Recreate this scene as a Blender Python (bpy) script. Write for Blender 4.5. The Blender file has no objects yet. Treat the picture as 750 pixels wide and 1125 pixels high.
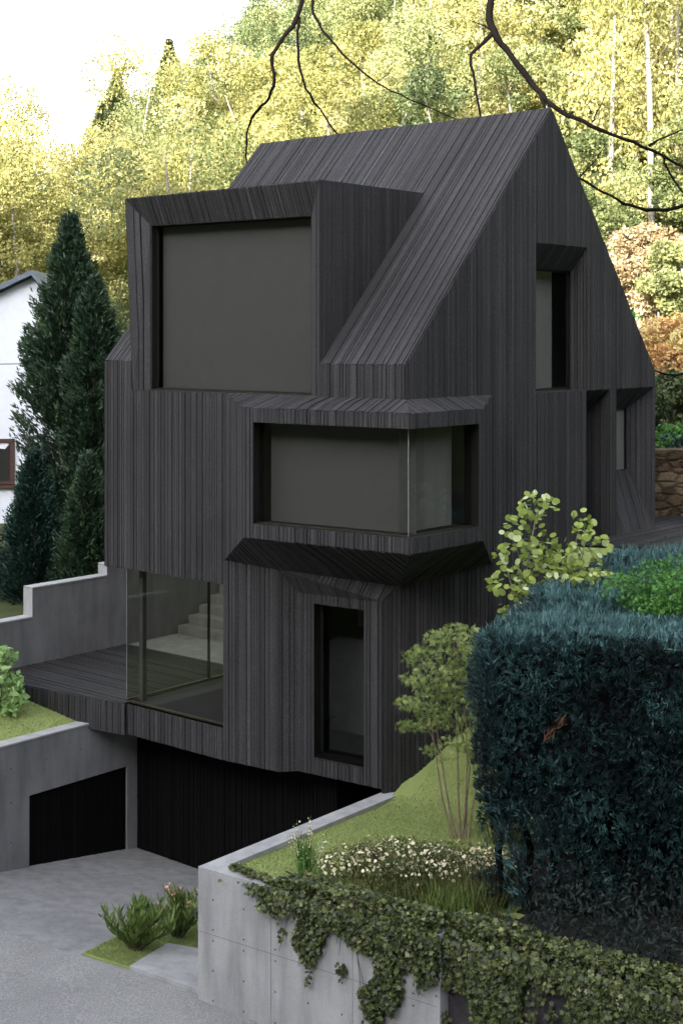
import bpy, math, random
import numpy as np
from mathutils import Vector, noise as mnoise

random.seed(7)
RNG = np.random.default_rng(7)
S = bpy.context.scene
COL = S.collection
FPX, CX, HY, H = 1549.0, 375.0, 372.0, 9.03     # focal length in photo pixels, principal column, horizon row, eye height

# ------------------------------------------------------------------ coordinates
UX, UY = -0.7625, 0.6470      # along the street facade, away from the near corner
VX, VY = 0.6470, 0.7625       # along the gable wall, away from the near corner
C0X, C0Y = 0.904, 20.0        # near corner of the house
U = Vector((UX, UY, 0)); V = Vector((VX, VY, 0)); Z = Vector((0, 0, 1))

def W(L, M, z):
    return Vector((C0X + L*UX + M*VX, C0Y + L*UY + M*VY, z + H))
def LM(p):
    dx, dy = p[0]-C0X, p[1]-C0Y
    return dx*UX+dy*UY, dx*VX+dy*VY
def ray(x, y):
    return Vector(((x-CX)/FPX, 1.0, -(y-HY)/FPX))
def onF(x, y, m=0.0):
    d = ray(x, y); t = (m + C0X*VX + C0Y*VY)/(d.x*VX + d.y*VY)
    return Vector((d.x*t, d.y*t, d.z*t+H))
def onS(x, y, l=0.0):
    d = ray(x, y); t = (l + C0X*UX + C0Y*UY)/(d.x*UX + d.y*UY)
    return Vector((d.x*t, d.y*t, d.z*t+H))
def onZ(x, y, z):
    d = ray(x, y); t = z/d.z
    return Vector((d.x*t, d.y*t, z+H))
def onD(x, y, D):
    d = ray(x, y); return Vector((d.x*D, D, d.z*D+H))
def onPl(x, y, p0, n):
    d = ray(x, y); o = Vector((0, 0, H)); t = (p0-o).dot(n)/d.dot(n)
    return o + d*t

# ------------------------------------------------------------------ object helpers
def tag(o, label=None, cat=None, group=None, kind=None):
    if label: o['label'] = label
    if cat: o['category'] = cat
    if group: o['group'] = group
    if kind: o['kind'] = kind
    return o
def thing(name, loc, label, cat, group=None, rz=0):
    o = bpy.data.objects.new(name, None); COL.objects.link(o)
    o.location = loc; o.rotation_euler = (0, 0, rz); o.empty_display_size = 0.2
    return tag(o, label, cat, group)
def link(name, me, mat, parent=None):
    o = bpy.data.objects.new(name, me); COL.objects.link(o)
    if mat: me.materials.append(mat)
    if parent is not None:
        o.parent = parent
        o.matrix_parent_inverse = parent_inv(parent)
    return o
def parent_inv(p):
    from mathutils import Matrix
    m = Matrix.Translation(p.location) @ p.rotation_euler.to_matrix().to_4x4() if p.parent is None else Matrix.Identity(4)
    return m.inverted()

class MB:
    """collects polygons with a tone value; world coordinates"""
    def __init__(s): s.v = []; s.f = []; s.t = []
    def poly(s, pts, tone=0.5):
        b = len(s.v); s.v += [tuple(p) for p in pts]; s.f.append(tuple(range(b, b+len(pts)))); s.t.append(tone)
    def prism(s, pts, off, tone=0.5):
        """polygon pts extruded by vector off"""
        off = Vector(off); q = [Vector(p)+off for p in pts]; n = len(pts)
        s.poly(pts[::-1], tone); s.poly(q, tone)
        for i in range(n):
            j = (i+1) % n; s.poly([pts[i], pts[j], q[j], q[i]], tone)
    def box(s, p, a, b, c, tone=0.5):
        """corner p and three edge vectors"""
        p, a, b, c = map(Vector, (p, a, b, c)); s.prism([p, p+a, p+a+b, p+b], c, tone)
    def tube(s, pts, rad, n=7, tone=0.5):
        pts = [Vector(p) for p in pts]; rings = []
        for i, p in enumerate(pts):
            d = (pts[min(i+1, len(pts)-1)]-pts[max(i-1, 0)]).normalized()
            a = d.cross(Vector((.3, .9, .25))).normalized(); b = d.cross(a)
            base = len(s.v)
            for k in range(n):
                t = 2*math.pi*k/n
                s.v.append(tuple(p+(a*math.cos(t)+b*math.sin(t))*rad[i]))
            rings.append(base)
        for i in range(len(pts)-1):
            for k in range(n):
                k2 = (k+1) % n
                s.f.append((rings[i]+k, rings[i]+k2, rings[i+1]+k2, rings[i+1]+k)); s.t.append(tone)
        s.f.append(tuple(rings[0]+k for k in range(n))); s.t.append(tone)
        s.f.append(tuple(rings[-1]+k for k in range(n))); s.t.append(tone)
    def build(s, name, mat, parent=None, smooth=False, bevel=0):
        me = bpy.data.meshes.new(name); me.from_pydata(s.v, [], s.f)
        a = me.attributes.new('tone', 'FLOAT', 'FACE'); a.data.foreach_set('value', np.array(s.t, dtype=np.float32))
        if smooth: me.polygons.foreach_set('use_smooth', [True]*len(s.f))
        me.update()
        o = link(name, me, mat, parent)
        if bevel:
            m = o.modifiers.new('bevel', 'BEVEL'); m.width = bevel; m.segments = 2; m.limit_method = 'ANGLE'
        return o

def clip(poly, ax, c, keep_gt):
    out = []; n = len(poly)
    for i in range(n):
        p, q = poly[i], poly[(i+1) % n]
        a, b = p.dot(ax)-c, q.dot(ax)-c
        if not keep_gt: a, b = -a, -b
        if a >= 0: out.append(p)
        if (a >= 0) != (b >= 0): out.append(p + (q-p)*(a/(a-b)))
    return out
_r = random.Random(3)
BRK = [-60.0]
while BRK[-1] < 60:
    BRK.append(BRK[-1] + _r.choice((0.05, 0.058, 0.066, 0.075, 0.085)))
BT = [(0.15+0.6*_r.random()+(0.25 if _r.random() < .08 else 0), 0.005+_r.random()*0.015) for _ in BRK]
CAM = Vector((0, 0, H))
def boards(mb, poly, ax, face=None, back=True, seed=0):
    """clad a planar polygon with boards standing proud of it; boards are cut at fixed stations along ax"""
    poly = [Vector(p) for p in poly]
    n = Vector((0, 0, 0))
    for i in range(len(poly)): n += (poly[i]-poly[0]).cross(poly[(i+1) % len(poly)]-poly[0])
    n.normalize(); c = sum(poly, Vector())/len(poly)
    if n.dot((face if face is not None else CAM-c)) < 0: n = -n; poly = poly[::-1]
    if len(poly) > 3 and max(abs((p-c).dot(n)) for p in poly) > 0.004:
        for i in range(1, len(poly)-1): boards(mb, [poly[0], poly[i], poly[i+1]], ax, n, back, seed)
        return
    if back: mb.poly(poly, 0.0)
    us = [p.dot(ax) for p in poly]; lo, hi = min(us), max(us)
    for i in range(len(BRK)-1):
        a, b = BRK[i]+0.0052, BRK[i+1]-0.0052
        if b < lo or a > hi: continue
        if (b-max(a, lo)) < 0.004: continue
        q = clip(poly, ax, a, True)
        if len(q) >= 3: q = clip(q, ax, b, False)
        if len(q) < 3: continue
        tone, th = BT[(i+seed) % len(BT)]
        tone = 0.12+0.88*tone
        e = [p + n*th for p in q]; mb.poly(e, tone); m = len(q)
        for k in range(m):
            j = (k+1) % m; mb.poly([q[k], q[j], e[j], e[k]], tone)

# ------------------------------------------------------------------ materials
def new_mat(name):
    m = bpy.data.materials.new(name); m.use_nodes = True; nt = m.node_tree; nt.nodes.clear()
    out = nt.nodes.new('ShaderNodeOutputMaterial'); return m, nt, out
def nd(nt, t, **kw):
    n = nt.nodes.new(t)
    for k, v in kw.items(): setattr(n, k, v)
    return n
def noise(nt, scale, detail=4, vec=None, rough=0.6):
    n = nd(nt, 'ShaderNodeTexNoise'); n.inputs['Scale'].default_value = scale; n.inputs['Detail'].default_value = detail
    n.inputs['Roughness'].default_value = rough
    if vec is not None: nt.links.new(vec, n.inputs['Vector'])
    return n
def scaled(nt, sx, sy, sz, rz=0):
    tc = nd(nt, 'ShaderNodeTexCoord'); mp = nd(nt, 'ShaderNodeMapping')
    mp.inputs['Scale'].default_value = (sx, sy, sz); mp.inputs['Rotation'].default_value = (0, 0, rz)
    nt.links.new(tc.outputs['Object'], mp.inputs['Vector']); return mp.outputs['Vector']
def ramp(nt, fac, stops):
    r = nd(nt, 'ShaderNodeValToRGB'); e = r.color_ramp.elements
    while len(e) > len(stops): e.remove(e[-1])
    while len(e) < len(stops): e.new(0.5)
    for k, (p, c) in enumerate(stops): e[k].position = p; e[k].color = (*c, 1)
    if fac is not None: nt.links.new(fac, r.inputs['Fac'])
    return r
def mixc(nt, a, b, fac, mode='MIX'):
    m = nd(nt, 'ShaderNodeMix', data_type='RGBA', blend_type=mode)
    for s, v in ((m.inputs['A'], a), (m.inputs['B'], b), (m.inputs['Factor'], fac)):
        if isinstance(v, (int, float)): s.default_value = v
        elif isinstance(v, tuple): s.default_value = (*v, 1)
        else: nt.links.new(v, s)
    return m.outputs['Result']
def bump(nt, h, strength, dist=0.02):
    b = nd(nt, 'ShaderNodeBump'); b.inputs['Strength'].default_value = strength; b.inputs['Distance'].default_value = dist
    nt.links.new(h, b.inputs['Height']); return b.outputs['Normal']
def principled(nt, out, col, rough=0.7, normal=None, metal=0, spec=0.5):
    p = nd(nt, 'ShaderNodeBsdfPrincipled')
    if isinstance(col, tuple): p.inputs['Base Color'].default_value = (*col, 1)
    else: nt.links.new(col, p.inputs['Base Color'])
    p.inputs['Roughness'].default_value = rough; p.inputs['Metallic'].default_value = metal
    p.inputs['Specular IOR Level'].default_value = spec
    if normal is not None: nt.links.new(normal, p.inputs['Normal'])
    nt.links.new(p.outputs[0], out.inputs['Surface']); return p
def attr(nt, name='tone'):
    a = nd(nt, 'ShaderNodeAttribute'); a.attribute_name = name; return a.outputs['Fac']

def simple(name, c1, c2=None, scale=6, rough=0.7, bs=0.2, bscale=60, spec=0.4, metal=0, bd=0.01):
    m, nt, out = new_mat(name); c2 = c2 or tuple(x*0.7 for x in c1)
    n = noise(nt, scale, 6, scaled(nt, 1, 1, 1)); r = ramp(nt, n.outputs['Fac'], [(0.3, c2), (0.7, c1)])
    n2 = noise(nt, bscale, 5, scaled(nt, 1, 1, 1))
    principled(nt, out, r.outputs[0], rough, bump(nt, n2.outputs['Fac'], bs, bd), metal, spec); return m

def timber(name, dark, light, stretch=(16, 16, 0.8), spec=.3):
    m, nt, out = new_mat(name); t = attr(nt)
    base = ramp(nt, t, [(0.0, tuple(x*0.25 for x in dark)), (0.1, dark), (1.0, light)])
    g = noise(nt, 1.0, 8, scaled(nt, *stretch), 0.7)
    gr = ramp(nt, g.outputs['Fac'], [(0.3, (0.72, 0.72, 0.72)), (0.7, (1.22, 1.22, 1.22))])
    sp = noise(nt, 70, 3, scaled(nt, 1, 1, 0.45), 0.6)
    sr = ramp(nt, sp.outputs['Fac'], [(0.42, (0.62, 0.62, 0.62)), (0.62, (1.25, 1.25, 1.25)), (0.75, (1.7, 1.7, 1.75))])
    big = noise(nt, 0.7, 3, scaled(nt, 1, 1, 1)); br = ramp(nt, big.outputs['Fac'], [(0.3, (0.85, 0.85, 0.85)), (0.7, (1.12, 1.12, 1.12))])
    c = mixc(nt, base.outputs[0], gr.outputs[0], 1.0, 'MULTIPLY')
    c = mixc(nt, c, sr.outputs[0], 0.8, 'MULTIPLY'); c = mixc(nt, c, br.outputs[0], 1.0, 'MULTIPLY')
    principled(nt, out, c, 0.75, bump(nt, sp.outputs['Fac'], 0.5, 0.004), 0, spec); return m

def concrete(name, c1, c2):
    m, nt, out = new_mat(name); v = scaled(nt, 1, 1, 1)
    n = noise(nt, 1.3, 7, v); r = ramp(nt, n.outputs['Fac'], [(0.25, c2), (0.75, c1)])
    s = noise(nt, 1.0, 5, scaled(nt, 5, 5, 0.7)); sr = ramp(nt, s.outputs['Fac'], [(0.28, (0.74, 0.74, 0.75)), (0.6, (1.06, 1.06, 1.06))])
    f = noise(nt, 45, 4, v); fr = ramp(nt, f.outputs['Fac'], [(0.3, (0.9, 0.9, 0.9)), (0.7, (1.07, 1.07, 1.07))])
    c = mixc(nt, r.outputs[0], sr.outputs[0], 1.0, 'MULTIPLY'); c = mixc(nt, c, fr.outputs[0], 1.0, 'MULTIPLY')
    principled(nt, out, c, 0.8, bump(nt, f.outputs['Fac'], 0.25, 0.004), 0, 0.3); return m

def leafmat(name, stops, trans=0.35, rough=0.55):
    m, nt, out = new_mat(name); r = ramp(nt, attr(nt), stops)
    d = nd(nt, 'ShaderNodeBsdfPrincipled'); d.inputs['Roughness'].default_value = rough; d.inputs['Specular IOR Level'].default_value = 0.35
    nt.links.new(r.outputs[0], d.inputs['Base Color'])
    t = nd(nt, 'ShaderNodeBsdfTranslucent'); nt.links.new(r.outputs[0], t.inputs['Color'])
    mx = nd(nt, 'ShaderNodeMixShader'); mx.inputs[0].default_value = trans
    nt.links.new(d.outputs[0], mx.inputs[1]); nt.links.new(t.outputs[0], mx.inputs[2]); nt.links.new(mx.outputs[0], out.inputs['Surface'])
    return m
def glassmat(name, tint, refl=0.12):
    m, nt, out = new_mat(name)
    t = nd(nt, 'ShaderNodeBsdfTransparent'); t.inputs['Color'].default_value = (*tint, 1)
    g = nd(nt, 'ShaderNodeBsdfGlossy'); g.inputs['Roughness'].default_value = 0.03; g.inputs['Color'].default_value = (0.9, 0.95, 0.9, 1)
    lw = nd(nt, 'ShaderNodeLayerWeight'); lw.inputs['Blend'].default_value = 0.5
    pw = nd(nt, 'ShaderNodeMath', operation='POWER'); nt.links.new(lw.outputs['Facing'], pw.inputs[0]); pw.inputs[1].default_value = 5
    fr = nd(nt, 'ShaderNodeMath', operation='MULTIPLY_ADD'); nt.links.new(pw.outputs[0], fr.inputs[0]); fr.inputs[1].default_value = 0.95; fr.inputs[2].default_value = 0.035
    mx = nd(nt, 'ShaderNodeMixShader'); nt.links.new(fr.outputs[0], mx.inputs[0])
    nt.links.new(t.outputs[0], mx.inputs[1]); nt.links.new(g.outputs[0], mx.inputs[2]); nt.links.new(mx.outputs[0], out.inputs['Surface'])
    return m

M = {}
M['timber'] = timber('charred_timber', (0.017, 0.0165, 0.018), (0.05, 0.048, 0.054))
M['deck'] = timber('deck_timber', (0.012, 0.012, 0.013), (0.03, 0.029, 0.031), (2, 2, 2))
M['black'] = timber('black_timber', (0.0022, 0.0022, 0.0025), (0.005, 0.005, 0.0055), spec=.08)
M['bronze'] = simple('bronze_frame', (0.035, 0.026, 0.014), (0.02, 0.016, 0.01), rough=0.4)
M['darkframe'] = simple('black_frame', (0.007, 0.007, 0.006), rough=0.5)
M['glass'] = glassmat('window_glass', (0.78, 0.78, 0.77))
M['glass_o'] = glassmat('olive_glass', (0.72, 0.74, 0.62))
M['edge'] = simple('glass_edge', (0.22, 0.25, 0.24), rough=0.2)
M['blind'] = simple('roller_blind', (0.076, 0.076, 0.078), (0.069, 0.069, 0.071), scale=3, rough=0.9, bs=0.1)
M['curtain'] = simple('grey_curtain', (0.12, 0.12, 0.12), (0.1, 0.1, 0.1), rough=0.9)
M['sheer'] = simple('sheer_curtain', (0.15, 0.15, 0.15), (0.13, 0.13, 0.13), rough=0.9)
M['room'] = simple('room_plaster', (0.22, 0.22, 0.22), (0.19, 0.19, 0.19), rough=0.9)
M['roomdark'] = simple('room_dark', (0.05, 0.05, 0.05), rough=0.9)
M['conc'] = concrete('light_concrete', (0.36, 0.36, 0.375), (0.27, 0.27, 0.28))
M['conc_d'] = concrete('grey_concrete', (0.20, 0.20, 0.21), (0.14, 0.14, 0.15))
M['pave'] = concrete('driveway_concrete', (0.24, 0.24, 0.25), (0.17, 0.17, 0.175))
M['hole'] = simple('tie_hole', (0.05, 0.05, 0.05))
M['bark'] = simple('brown_bark', (0.12, 0.09, 0.07), (0.06, 0.045, 0.035), 12, 0.9, 0.6, 40)
M['barkdark'] = simple('dark_bark', (0.007, 0.005, 0.0045), (0.004, 0.003, 0.003), 20, 0.9, 0.5, 50, spec=.08)
M['birch'] = simple('birch_bark', (0.42, 0.40, 0.35), (0.14, 0.12, 0.1), 3.2, 0.8, 0.4, 30)
M['greybark'] = simple('grey_bark', (0.3, 0.27, 0.24), (0.18, 0.15, 0.13), 12, 0.85)
M['white'] = simple('white_render', (0.62, 0.65, 0.73), (0.56, 0.59, 0.67), 4, 0.85, 0.4, 40)
M['zinc'] = simple('blue_grey_roof_metal', (0.12, 0.15, 0.2), (0.09, 0.11, 0.15), 3, 0.4)
M['redwood'] = simple('red_brown_wood', (0.06, 0.024, 0.018), rough=0.6)
M['flower_w'] = leafmat('cream_flower', [(0, (0.62, 0.55, 0.33)), (1, (0.8, 0.77, 0.62))], 0.2)
M['flower_p'] = leafmat('pink_flower', [(0, (0.6, 0.25, 0.25)), (1, (0.8, 0.5, 0.48))], 0.2)

def asphalt():
    m, nt, out = new_mat('speckled_asphalt'); v = scaled(nt, 1, 1, 1)
    n = noise(nt, 42, 6, v, 0.85); r = ramp(nt, n.outputs['Fac'], [(0.3, (0.10, 0.098, 0.10)), (0.5, (0.2, 0.196, 0.2)), (0.7, (0.38, 0.37, 0.37))])
    vo = nd(nt, 'ShaderNodeTexVoronoi'); vo.inputs['Scale'].default_value = 45; nt.links.new(v, vo.inputs['Vector'])
    c = mixc(nt, r.outputs[0], vo.outputs['Color'], 0.10, 'OVERLAY')
    hsv = nd(nt, 'ShaderNodeHueSaturation'); hsv.inputs['Saturation'].default_value = 0.35; nt.links.new(c, hsv.inputs['Color'])
    b = noise(nt, 1.0, 4, v); br = ramp(nt, b.outputs['Fac'], [(0.3, (0.85, 0.85, 0.86)), (0.7, (1.1, 1.1, 1.1))])
    c = mixc(nt, hsv.outputs[0], br.outputs[0], 1.0, 'MULTIPLY')
    principled(nt, out, c, 0.85, bump(nt, n.outputs['Fac'], 0.6, 0.01), 0, 0.3); return m
M['asphalt'] = asphalt()
def lawnmat(name, a, b, c_):
    m, nt, out = new_mat(name); v = scaled(nt, 1, 1, 1)
    n = noise(nt, 1.6, 6, v); n2 = noise(nt, 55, 5, scaled(nt, 1, 1, 0.4), 0.75)
    r = ramp(nt, n.outputs['Fac'], [(0.3, b), (0.7, a)]); r2 = ramp(nt, n2.outputs['Fac'], [(0.3, (0.7, 0.72, 0.6)), (0.7, (1.2, 1.2, 1.2))])
    c = mixc(nt, r.outputs[0], r2.outputs[0], 0.45, 'MULTIPLY')
    principled(nt, out, c, 0.95, bump(nt, n2.outputs['Fac'], 0.5, 0.02), 0, 0.1); return m
M['lawn'] = lawnmat('lawn', (0.25, 0.30, 0.115), (0.2, 0.245, 0.085), None)
M['lawn_dark'] = lawnmat('rough_ground', (0.06, 0.075, 0.03), (0.04, 0.045, 0.02), None)
def stonemat():
    m, nt, out = new_mat('dry_stone'); v = scaled(nt, 3.6, 3.6, 7.0)
    w = noise(nt, 3, 3, v); mx = nd(nt, 'ShaderNodeMix', data_type='VECTOR'); mx.inputs['Factor'].default_value = 0.3
    nt.links.new(v, mx.inputs['A']); nt.links.new(w.outputs['Color'], mx.inputs['B'])
    vo = nd(nt, 'ShaderNodeTexVoronoi'); nt.links.new(mx.outputs['Result'], vo.inputs['Vector']); vo.inputs['Scale'].default_value = 1.3
    ve = nd(nt, 'ShaderNodeTexVoronoi', feature='DISTANCE_TO_EDGE'); nt.links.new(mx.outputs['Result'], ve.inputs['Vector']); ve.inputs['Scale'].default_value = 1.3
    er = ramp(nt, ve.outputs['Distance'], [(0.0, (0.5, 0.47, 0.44)), (0.22, (1, 1, 1))])
    sep = nd(nt, 'ShaderNodeSeparateColor'); nt.links.new(vo.outputs['Color'], sep.inputs[0])
    cr = ramp(nt, sep.outputs[0], [(0, (0.05, 0.035, 0.02)), (0.5, (0.10, 0.07, 0.042)), (1, (0.17, 0.13, 0.085))])
    f = noise(nt, 30, 5, scaled(nt, 1, 1, 1)); fr = ramp(nt, f.outputs['Fac'], [(0.3, (0.6, 0.6, 0.6)), (0.7, (1.2, 1.2, 1.2))])
    c = mixc(nt, cr.outputs[0], er.outputs[0], 1.0, 'MULTIPLY'); c = mixc(nt, c, fr.outputs[0], 1.0, 'MULTIPLY')
    principled(nt, out, c, 0.9, bump(nt, er.outputs[0], 1.0, 0.05), 0, 0.2); return m
M['stone'] = stonemat()

M['blade'] = leafmat('grass_blade', [(0, (0.16, 0.2, 0.065)), (1, (0.3, 0.35, 0.14))], 0.4)
# foliage palettes (tone 0..1)
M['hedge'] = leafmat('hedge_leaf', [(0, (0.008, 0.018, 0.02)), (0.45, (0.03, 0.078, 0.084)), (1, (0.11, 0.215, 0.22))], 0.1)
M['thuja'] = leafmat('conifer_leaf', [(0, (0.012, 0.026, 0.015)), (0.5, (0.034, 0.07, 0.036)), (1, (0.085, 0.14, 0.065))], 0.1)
M['thuja_b'] = leafmat('blue_conifer_leaf', [(0, (0.006, 0.018, 0.014)), (0.5, (0.018, 0.05, 0.038)), (1, (0.04, 0.095, 0.07))], 0.1)
M['ivy'] = leafmat('ivy_leaf', [(0, (0.016, 0.022, 0.008)), (0.5, (0.06, 0.08, 0.025)), (0.88, (0.13, 0.155, 0.05)), (1, (0.26, 0.25, 0.11))], 0.15, 0.4)
M['maple'] = leafmat('maple_leaf', [(0, (0.12, 0.17, 0.045)), (0.5, (0.23, 0.30, 0.09)), (1, (0.38, 0.44, 0.18))], 0.35)
M['round'] = leafmat('round_leaf', [(0, (0.16, 0.22, 0.04)), (0.6, (0.32, 0.4, 0.09)), (1, (0.6, 0.68, 0.4))], 0.3)
M['bush_g'] = leafmat('bright_green_leaf', [(0, (0.03, 0.09, 0.02)), (1, (0.1, 0.26, 0.05))], 0.3)
M['spear'] = leafmat('spear_leaf', [(0, (0.05, 0.09, 0.02)), (0.6, (0.13, 0.2, 0.05)), (1, (0.25, 0.32, 0.1))], 0.3)
M['hydr'] = leafmat('large_leaf', [(0, (0.10, 0.2, 0.05)), (0.7, (0.22, 0.36, 0.11)), (1, (0.5, 0.6, 0.32))], 0.3)
M['shrub'] = leafmat('shrub_leaf', [(0, (0.03, 0.05, 0.015)), (0.6, (0.1, 0.13, 0.04)), (1, (0.2, 0.16, 0.06))], 0.2)
M['wood_y'] = leafmat('yellow_autumn_leaf', [(0, (0.13, 0.15, 0.05)), (0.35, (0.32, 0.31, 0.10)), (0.7, (0.47, 0.44, 0.17)), (1, (0.62, 0.58, 0.30))], 0.4)
M['wood_yg'] = leafmat('yellow_green_leaf', [(0, (0.08, 0.11, 0.04)), (0.5, (0.25, 0.28, 0.11)), (1, (0.44, 0.44, 0.2))], 0.4)
M['wood_g'] = leafmat('green_wood_leaf', [(0, (0.04, 0.06, 0.025)), (0.5, (0.13, 0.17, 0.07)), (1, (0.27, 0.3, 0.13))], 0.35)
M['spruce'] = leafmat('spruce_leaf', [(0, (0.04, 0.055, 0.025)), (1, (0.15, 0.17, 0.07))], 0.15)
M['grey_w'] = leafmat('grey_willow_leaf', [(0, (0.1, 0.12, 0.08)), (1, (0.36, 0.36, 0.24))], 0.3)
M['rust'] = leafmat('rust_leaf', [(0, (0.22, 0.15, 0.07)), (0.5, (0.46, 0.34, 0.2)), (1, (0.62, 0.56, 0.34))], 0.3)
M['twig'] = leafmat('brown_twig', [(0, (0.10, 0.05, 0.03)), (1, (0.16, 0.09, 0.05))], 0.1)
M['red'] = leafmat('red_leaf', [(0, (0.38, 0.2, 0.07)), (0.5, (0.58, 0.36, 0.16)), (1, (0.62, 0.56, 0.24))], 0.3)
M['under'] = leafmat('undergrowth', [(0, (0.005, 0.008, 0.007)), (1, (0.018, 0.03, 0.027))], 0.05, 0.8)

# ------------------------------------------------------------------ foliage helpers
def rand_dirs(n, rng=RNG):
    d = rng.normal(size=(n, 3)); return d/np.linalg.norm(d, axis=1, keepdims=True)
def leaf_quads(P, A, B, tone, out, shape='rhomb'):
    """P centres, A half-length vectors, B half-width vectors"""
    if shape == 'rhomb':
        v = np.stack([P-A, P+B-0.15*A, P+A, P-B-0.15*A], 1)
    else:
        v = np.stack([P-A-0.5*B, P-A+0.5*B, P+A+B*0.6, P+A-B*0.6], 1)
    out.append((v, tone))
def build_leaves(name, out, mat, parent=None):
    ks = [v.shape[1] for v, t in out]
    vs = np.concatenate([v.reshape(-1, 3) for v, t in out]); ts = np.concatenate([t for v, t in out])
    nf = sum(v.shape[0] for v, t in out)
    sizes = np.concatenate([np.full(v.shape[0], v.shape[1]) for v, t in out])
    me = bpy.data.meshes.new(name)
    me.vertices.add(len(vs)); me.vertices.foreach_set('co', vs.astype(np.float32).ravel())
    me.loops.add(len(vs)); me.loops.foreach_set('vertex_index', np.arange(len(vs), dtype=np.int32))
    starts = np.concatenate([[0], np.cumsum(sizes)[:-1]])
    me.polygons.add(nf); me.polygons.foreach_set('loop_start', starts.astype(np.int32))
    a = me.attributes.new('tone', 'FLOAT', 'FACE'); a.data.foreach_set('value', ts.astype(np.float32))
    me.update(calc_edges=True)
    return link(name, me, mat, parent)
def perp(A, rng=RNG):
    r = rand_dirs(len(A), rng); B = np.cross(A, r); return B/np.maximum(np.linalg.norm(B, axis=1, keepdims=True), 1e-6)
def blob_leaves(blobs, n, size, rng, out, droop=0.3, aspect=0.6, shell=(0.55, 1.08), tvar=0.35):
    """blobs: list (x,y,z,rx,ry,rz,tone)"""
    b = np.array(blobs); w = (b[:, 3]*b[:, 4]*b[:, 5])**(2/3); idx = rng.choice(len(b), n, p=w/w.sum()); q = b[idx]
    d = rand_dirs(n, rng); r = rng.uniform(shell[0], shell[1], (n, 1))**0.7
    P = q[:, :3]+d*q[:, 3:6]*r
    A = rand_dirs(n, rng); A[:, 2] -= droop; A /= np.linalg.norm(A, axis=1, keepdims=True)
    s = size*rng.uniform(0.6, 1.35, (n, 1)); B = perp(A, rng)*s*aspect*0.5; A = A*s*0.5
    t = np.clip(q[:, 6]+rng.normal(0, tvar*0.5, n), 0, 1)
    leaf_quads(P, A, B, t, out)
def crown_blobs(c, R, Hh, n, rng, small=0.38, flat=1.0, tone=(0.25, 0.85)):
    bl = []
    for i in range(n):
        t = rng.uniform(-1, 1); a = rng.uniform(0, 2*math.pi); rr = math.sqrt(max(0, 1-t*t))*rng.uniform(0.45, 0.95)
        k = R*small*rng.uniform(0.6, 1.25)
        bl.append((c[0]+math.cos(a)*rr*R, c[1]+math.sin(a)*rr*R, c[2]+t*Hh*0.5*0.85, k, k, k*0.8*flat, rng.uniform(*tone)))
    return bl
def cone_sprays(c, R, Hh, n, size, rng, out, lean=0.6, aspect=0.28, tone=(0.0, 1.0), power=0.8, shell=0.25, bumps=9):
    """upward pointing sprays over a cone/column shape with bulging lobes"""
    t = rng.random(n)**0.85; a = rng.uniform(0, 2*math.pi, n)
    lob = 1+0.16*np.sin(a*5+t*9+c[0])+0.12*np.sin(a*3-t*bumps*2.1+c[1])+0.1*np.sin(t*31+a*2)
    env = np.minimum((1-t)**power*1.12, 0.62+t*1.6)*R*lob
    rr = env*(1-rng.random(n)**2*shell*1.6)
    P = np.stack([c[0]+np.cos(a)*rr, c[1]+np.sin(a)*rr, c[2]+t*Hh], 1)
    A = np.stack([np.cos(a)*lean, np.sin(a)*lean, np.ones(n)], 1)+rng.normal(0, 0.3, (n, 3)); A /= np.linalg.norm(A, axis=1, keepdims=True)
    s = size*rng.uniform(0.5, 1.4, (n, 1)); B = perp(A, rng)*s*aspect; A = A*s*0.5
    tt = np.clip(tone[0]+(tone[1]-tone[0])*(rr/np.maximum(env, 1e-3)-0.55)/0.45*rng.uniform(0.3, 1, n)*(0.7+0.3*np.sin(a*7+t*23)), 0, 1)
    leaf_quads(P, A, B, tt, out)

# ================================================================== SETTING
def ztop(X):
    xs = [-200, -60, -36, -25, -17, -10, 2, 16, 40, 200]; zs = [-4, -2, -1, 1, 6, 14, 40, 64, 84, 90]
    return float(np.interp(X, xs, zs))
def hill(X, D):
    t = (D-44)/110
    if t <= 0: return -2.6+0.0*D
    if t < 1: return -2.6+(ztop(X*1.0)+2.6)*(t**0.92)
    return ztop(X)*(1-0.35*min(1, (t-1)*0.7))
def unseen_side_hill(X): return max(0, min(1, (-X-42)/70))**.8*46 if X < 0 else max(0, min(1, (X-34)/70))**.8*46  # slopes out of view, added to darken what the windows reflect
def terrain(X, D):
    L, m = LM((X, D))
    if D < -14:  # unseen ridge behind the camera, added to keep sun off house and foreground
        t = min(1, (-14-D)/50); return -9.3+(math.sin(t*math.pi/2))*float(np.interp(X, [-64, -52], [60, 51.6]))+unseen_side_hill(X)*(1-t)
    lf = min(1, max(0, (-3-X)/6))
    if D > 44: base = hill(X, D)-3.2*lf*max(0, 1-(D-44)/30)
    elif L > 9.75: base = -5.8
    elif m > 8.2: base = -3.55+max(0, (D-34))/10*0.95
    elif L < -0.2: base = -9.3
    else: base = -9.3
    return base+unseen_side_hill(X)*max(0, min(1, (70-D)/26))
mb = MB()
xs = sorted(set([-900, -500, -300, -200, -140] + list(np.arange(-100, -20, 5.)) + list(np.arange(-20, 20.1, 0.8)) + list(np.arange(24, 101, 5.)) + [140, 200, 300, 500, 900]))
ys = sorted(set([-900, -500, -300, -200, -150] + list(np.arange(-120, -9, 6.)) + [-5, 0, 5, 10, 14] + list(np.arange(15, 45, 0.8)) + list(np.arange(46, 160, 4.)) + [170, 190, 220, 300, 500, 900, 2500]))
idx = {}
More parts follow.
